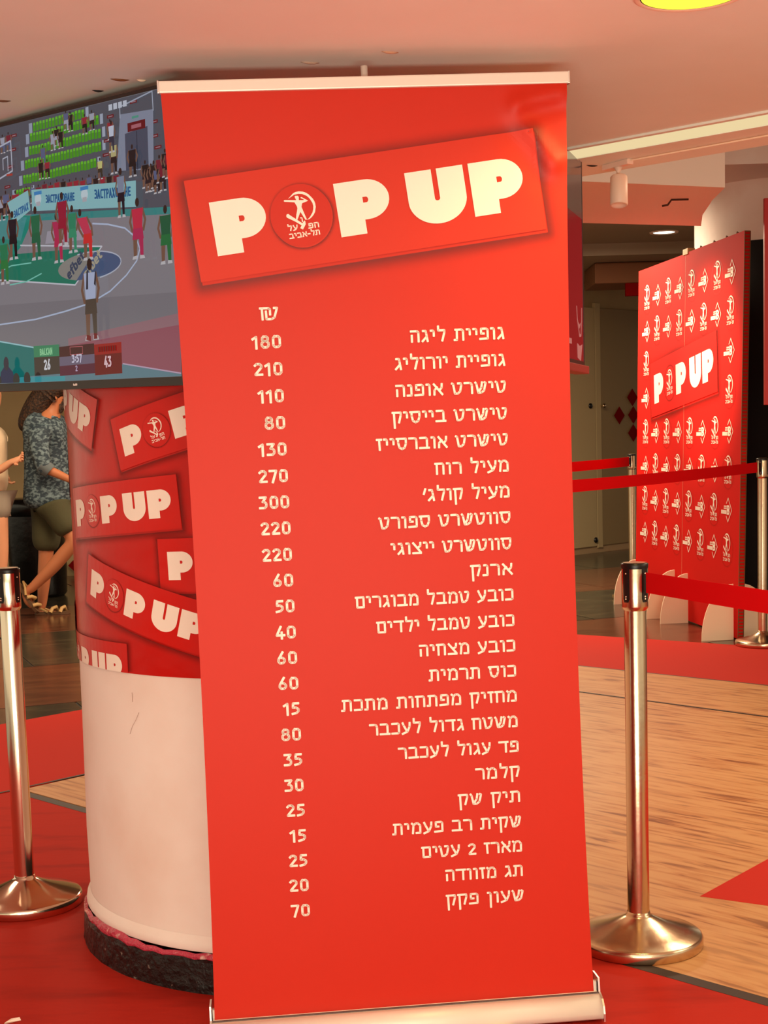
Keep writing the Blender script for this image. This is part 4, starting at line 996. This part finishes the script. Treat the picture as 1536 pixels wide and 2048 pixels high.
# ------------------------------------------------------------------ litter bin
bp = ground(72, 1196); bp = Vector((-2.98, 12.7, 0))
bn = empty('litter_bin', bp, label='tall black litter bin with a bag, behind the walking man', cat='bin')
bm = new(); lathe(bm, [(0, 0), (.21, 0), (.235, .03), (.26, .70), (.262, .72)], 40); obj('body', bm, mat('black_bag', col(14, 10, 10), .3, bump=(6, 1.)), bn, smooth=True)
bm = new(); lathe(bm, [(.262, .70), (.275, .71), (.28, .80), (.27, .835), (.20, .85), (0, .852)], 40); obj('lid', bm, mat('bin_lid', col(16, 14, 14), .18), bn, smooth=True)

# paper scrap bottom left
p = ground(30, 2044, .004)
bm = new(); vs = [bm.verts.new(v) for v in ((p.x - .022, p.y - .012, .004), (p.x + .013, p.y + .004, .006), (p.x + .010, p.y + .0035, .014), (p.x - .010, p.y + .006, .010), (p.x - .022, p.y - .004, .005))]
f = bm.faces.new(vs); bmesh.ops.solidify(bm, geom=[f], thickness=.0006)
tag(obj('paper_scrap', bm, mat('paper', col(250, 224, 204), .6)), 'tiny torn white paper scrap on the red floor at bottom left', 'paper')

# ------------------------------------------------------------------ people
def skin(name, nodes, edges, m, parent, root=0, sub=2, **k):
    """one continuous surface grown from joints (co, rx, ry)"""
    me = bpy.data.meshes.new(name + '_joints'); me.from_pydata([n_[0] for n_ in nodes], edges, []); me.update()
    o = bpy.data.objects.new(name + '_joints', me); ROOT.objects.link(o)
    md = o.modifiers.new('s', 'SKIN'); md.use_smooth_shade = True
    for i, n_ in enumerate(nodes):
        sv = me.skin_vertices[0].data[i]; sv.radius = (n_[1], n_[2] if len(n_) > 2 else n_[1]); sv.use_root = (i == root)
    sd = o.modifiers.new('d', 'SUBSURF'); sd.levels = sub; sd.render_levels = sub
    dg = bpy.context.evaluated_depsgraph_get(); ev = o.evaluated_get(dg)
    nm = bpy.data.meshes.new_from_object(ev); nm.name = name
    bpy.data.objects.remove(o)
    nm.materials.clear(); nm.materials.append(m)
    for pl in nm.polygons: pl.use_smooth = True; pl.material_index = 0
    r = bpy.data.objects.new(name, nm); ROOT.objects.link(r); r.parent = parent
    return tag(r, **k)
def hand_nodes(nodes, edges, wrist, d, side, s=1.):
    """palm plus five curled fingers, added to the skeleton"""
    W_ = nodes[wrist][0]; d = d.normalized(); side = side.normalized(); nrm = d.cross(side).normalized()
    i = len(nodes); nodes.append((W_ + d * .045 * s, .026 * s, .016 * s)); edges.append((wrist, i))
    for k, (o_, L1) in enumerate(((-.027, .062), (-.009, .070), (.009, .066), (.026, .054))):
        a = len(nodes); p_ = W_ + d * .085 * s + side * o_ * s
        nodes.append((p_, .010 * s)); edges.append((i, a))
        nodes.append((p_ + (d * .6 + nrm * .75) * L1 * .5 * s, .0085 * s)); edges.append((a, a + 1))
        nodes.append((p_ + (d * .35 + nrm * 1.15) * L1 * .62 * s, .007 * s)); edges.append((a + 1, a + 2))
    a = len(nodes); nodes.append((W_ + d * .035 * s - side * .038 * s + nrm * .008, .011 * s)); edges.append((i, a))
    nodes.append((W_ + d * .065 * s - side * .048 * s + nrm * .025, .009 * s)); edges.append((a, a + 1))
YM = 11.2
def P(x, y, dy=0.): return at(x, y, YM + dy)
man = empty('person', (P(100, 1235).x, YM, 0), label='bearded man with long curly hair walking in a patterned blue shirt and shorts', cat='person')
mo = Vector(man.location)
def J(x, y, dy, r, r2=None): v = P(x, y, dy) - mo; return (v, r, r2 if r2 else r)
N = [J(96, 985, 0, .10, .10),      # 0 pelvis
     J(93, 930, 0, .10, .11), J(92, 875, 0, .10, .12), J(96, 838, 0, .06, .08), J(106, 822, 0, .05, .05), J(114, 800, 0, .062, .06), J(116, 781, 0, .088, .078), J(114, 768, 0, .07, .065),
     J(95, 1005, .08, .08), J(92, 1110, .09, .062), J(88, 1160, .09, .054), J(84, 1213, .09, .036), J(78, 1226, .09, .034), J(112, 1230, .09, .036, .03), J(130, 1232, .09, .022, .02),     # front leg on the ground
     J(105, 1008, -.07, .08), J(150, 1082, -.09, .062), J(105, 1135, -.09, .054), J(62, 1178, -.09, .036), J(50, 1184, -.09, .034), J(56, 1203, -.09, .034), J(66, 1215, -.09, .02),     # swinging leg
     J(78, 856, -.17, .045), J(80, 905, -.23, .048), J(92, 938, -.24, .040), J(120, 950, -.22, .034), J(146, 962, -.20, .026),     # near arm
     J(112, 856, .16, .045), J(120, 905, .22, .046), J(134, 930, .20, .036), J(160, 925, .18, .026)]
Eg = [(0, 1), (1, 2), (2, 3), (3, 4), (4, 5), (5, 6), (6, 7), (0, 8), (8, 9), (9, 10), (10, 11), (11, 12), (12, 13), (13, 14), (0, 15), (15, 16), (16, 17), (17, 18), (18, 19), (19, 20), (20, 21), (3, 22), (22, 23), (23, 24), (24, 25), (25, 26), (3, 27), (27, 28), (28, 29), (29, 30)]
hand_nodes(N, Eg, 26, Vector((1, 0, -.25)), Vector((0, 1, 0))); hand_nodes(N, Eg, 30, Vector((1, 0, .1)), Vector((0, 1, 0)))
bm_face = len(N)
hn = P(127, 783, 0) - mo
N.append((hn, .014, .012)); Eg.append((6, len(N) - 1))
body = skin('body', N, Eg, M_skin, man)
M_shirt = mat('patterned_shirt', col(46, 62, 74), .8, noise=(34, col(116, 138, 146), .46, .60), bump=(14, .8), stretch=(1, 1, 1.6))
sh_n = [J(99, 1022, 0, .20, .23), J(96, 985, 0, .185, .20), J(94, 940, 0, .165, .185), J(92, 900, 0, .15, .18), J(92, 862, 0, .15, .19), J(97, 838, 0, .11, .165), J(104, 829, 0, .06, .07),
        J(76, 855, -.19, .098), J(78, 900, -.235, .078), J(88, 935, -.245, .064), J(94, 946, -.245, .060), J(114, 850, .18, .095), J(120, 900, .22, .066), J(130, 926, .21, .054)]
skin('shirt', sh_n, [(0, 1), (1, 2), (2, 3), (3, 4), (4, 5), (5, 6), (4, 7), (7, 8), (8, 9), (9, 10), (4, 11), (11, 12), (12, 13)], M_shirt, man)
bm = new(); tube(bm, [J(84, 930, -.245, 0)[0], J(100, 943, -.243, 0)[0]], [.060, .056], 16); obj('sleeve_cuff', bm, mat('cuff_blue', col(120, 136, 142), .8), man, smooth=True)
bm = new(); tube(bm, [J(100, 835, -.05, 0)[0], J(112, 838, -.075, 0)[0], J(121, 852, -.06, 0)[0], J(124, 870, -.02, 0)[0]], [.022, .020, .018, .008], 10); obj('collar', bm, M_shirt, man, smooth=True)
M_short = mat('olive_shorts', col(74, 72, 46), .85, bump=(10, .6))
skin('shorts', [J(98, 985, 0, .15, .16), J(94, 1010, .09, .125, .12), J(93, 1065, .09, .12, .12), J(92, 1108, .09, .115, .115), J(112, 1018, -.09, .12, .12), J(130, 1048, -.09, .11, .11), J(143, 1068, -.09, .10, .10)], [(0, 1), (1, 2), (2, 3), (0, 4), (4, 5), (5, 6)], M_short, man)
skin('hair', [J(110, 768, 0, .10, .098), J(98, 782, 0, .10, .098), J(82, 802, 0, .10, .11), J(66, 826, 0, .095, .10), J(52, 850, 0, .07, .08), J(48, 866, 0, .03, .04), J(120, 765, 0, .08, .08)], [(0, 1), (1, 2), (2, 3), (3, 4), (4, 5), (0, 6)], M_hair, man, label='long curly dark brown hair')
skin('beard', [J(113, 806, 0, .03, .062), J(121, 812, 0, .042, .055), J(127, 806, 0, .03, .045), J(116, 797, 0, .02, .074)], [(0, 1), (1, 2), (0, 3)], M_hair, man)
bm = new(); e_ = J(110, 795, -.070, 0)[0]
lathe(bm, [(0, .01), (.014, .012), (.022, .004), (.024, -.004), (.01, -.01)], 14, Matrix.Translation(e_) @ Matrix.Rotation(PI / 2, 4, 'X') @ Matrix.Diagonal((.75, 1.25, 1, 1))); obj('ear', bm, M_skin, man, smooth=True)
M_strap = mat('tan_sandal', col(196, 160, 104), .6); M_sole = mat('sandal_sole', col(96, 66, 40), .7)
def sandal(cx, cy, dy, rot, zfix=None):
    c_ = P(cx, cy, dy) - mo
    if zfix is not None: c_.z = zfix
    R_ = Matrix.Translation(c_) @ Matrix.Rotation(rot, 4, 'Y')
    pts = [(-.125, -.025), (-.11, -.04), (0, -.036), (.08, -.052), (.13, -.035), (.145, 0), (.13, .035), (.08, .048), (0, .036), (-.11, .04), (-.125, .025)]
    bm = new(); prism(bm, pts, 0, .022, R_); so = obj('sandal', bm, M_sole, man)
    for x0, x1 in ((.0, .035), (.075, .10)):
        bm = new(); tube(bm, [R_ @ Vector((x0, -.046, .018)), R_ @ Vector((x0 * .6 + x1 * .4, -.03, .048)), R_ @ Vector((x1, .0, .056)), R_ @ Vector((x1, .046, .018))], .014, 8); obj('strap', bm, M_strap, so, smooth=True)
    bm = new(); tube(bm, [R_ @ Vector((-.02, -.044, .02)), R_ @ Vector((-.07, -.034, .045)), R_ @ Vector((-.115, 0, .05)), R_ @ Vector((-.07, .034, .045)), R_ @ Vector((-.02, .044, .02))], .009, 8); obj('strap', bm, M_strap, so, smooth=True)
sandal(104, 1234, .09, 0, .0015); sandal(53, 1196, -.09, math.radians(58))
# second walker cut by the left edge
YW = 11.0
w2 = empty('person', (at(-22, 1240, YW).x, YW, 0), label='person in a cream top and grey shorts walking in at the left edge', cat='person')
wo = Vector(w2.location)
def K(x, y, dy, r, r2=None): v = at(x, y, YW + dy) - wo; return (v, r, r2 if r2 else r)
N = [K(-22, 985, 0, .09, .10), K(-24, 930, 0, .085, .10), K(-26, 880, 0, .09, .11), K(-24, 850, 0, .06, .08), K(-20, 832, 0, .045), K(-14, 812, 0, .058), K(-12, 792, 0, .085, .075), K(-14, 778, 0, .065),
     K(-22, 1005, .08, .10), K(-32, 1110, .08, .06), K(-50, 1165, .08, .05), K(-66, 1225, .08, .034), K(-72, 1240, .08, .032), K(-46, 1248, .08, .03, .022),
     K(-12, 1010, -.08, .11), K(0, 1115, -.08, .068), K(-6, 1180, -.08, .055), K(-10, 1240, -.08, .036), K(-16, 1252, -.08, .034), K(10, 1258, -.08, .03, .022),
     K(-34, 868, -.15, .042), K(-26, 920, -.20, .042), K(-8, 944, -.20, .036), K(8, 934, -.20, .030), K(22, 924, -.20, .025),
     K(-14, 868, .15, .042), K(-10, 920, .19, .040), K(2, 936, .19, .030), K(10, 946, .19, .022)]
Eg = [(0, 1), (1, 2), (2, 3), (3, 4), (4, 5), (5, 6), (6, 7), (0, 8), (8, 9), (9, 10), (10, 11), (11, 12), (12, 13), (0, 14), (14, 15), (15, 16), (16, 17), (17, 18), (18, 19), (3, 20), (20, 21), (21, 22), (22, 23), (23, 24), (3, 25), (25, 26), (26, 27), (27, 28)]
hand_nodes(N, Eg, 24, Vector((1, 0, .35)), Vector((0, .3, 1)), 1.0); hand_nodes(N, Eg, 28, Vector((.4, 0, -1)), Vector((0, 1, 0)), .9)
N.append((K(0, 795, 0, .01)[0], .013, .012)); Eg.append((6, len(N) - 1))
skin('body', N, Eg, M_skin2, w2)
M_top = mat('cream_top', col(236, 214, 180), .85, bump=(8, .6))
skin('top', [K(-22, 1004, 0, .17, .18), K(-24, 930, 0, .135, .15), K(-22, 895, 0, .14, .155), K(-25, 868, 0, .12, .15), K(-24, 846, 0, .07, .10), K(-36, 868, -.17, .068), K(-30, 905, -.19, .062), K(-14, 868, .17, .068), K(-10, 905, .19, .06)], [(0, 1), (1, 2), (2, 3), (3, 4), (3, 5), (5, 6), (3, 7), (7, 8)], M_top, w2)
skin('shorts', [K(-20, 978, 0, .14, .15), K(-22, 1005, .08, .12), K(-28, 1045, .08, .115), K(-10, 1008, -.08, .125), K(-4, 1048, -.08, .115)], [(0, 1), (1, 2), (0, 3), (3, 4)], mat('grey_shorts', col(150, 138, 124), .85, bump=(10, .6)), w2)
skin('hair', [K(-18, 772, 0, .095, .09), K(-30, 790, 0, .08, .085), K(-36, 815, 0, .06, .07)], [(0, 1), (1, 2)], M_hair, w2)
for x, y, dy in ((-59, 1247, .08), (-3, 1259, -.08)):
    c_ = at(x, y, YW + dy) - wo; c_.z = .001
    bm = new(); prism(bm, [(-.115, -.022), (0, -.034), (.08, -.046), (.13, 0), (.08, .044), (0, .034), (-.115, .022)], 0, .02, Matrix.Translation(c_)); sd_ = obj('sandal', bm, M_sole, w2)
    bm = new(); tube(bm, [c_ + Vector((.04, -.044, .018)), c_ + Vector((.05, -.02, .06)), c_ + Vector((.05, .02, .06)), c_ + Vector((.04, .044, .018))], .011, 8); obj('strap', bm, M_strap, sd_, smooth=True)
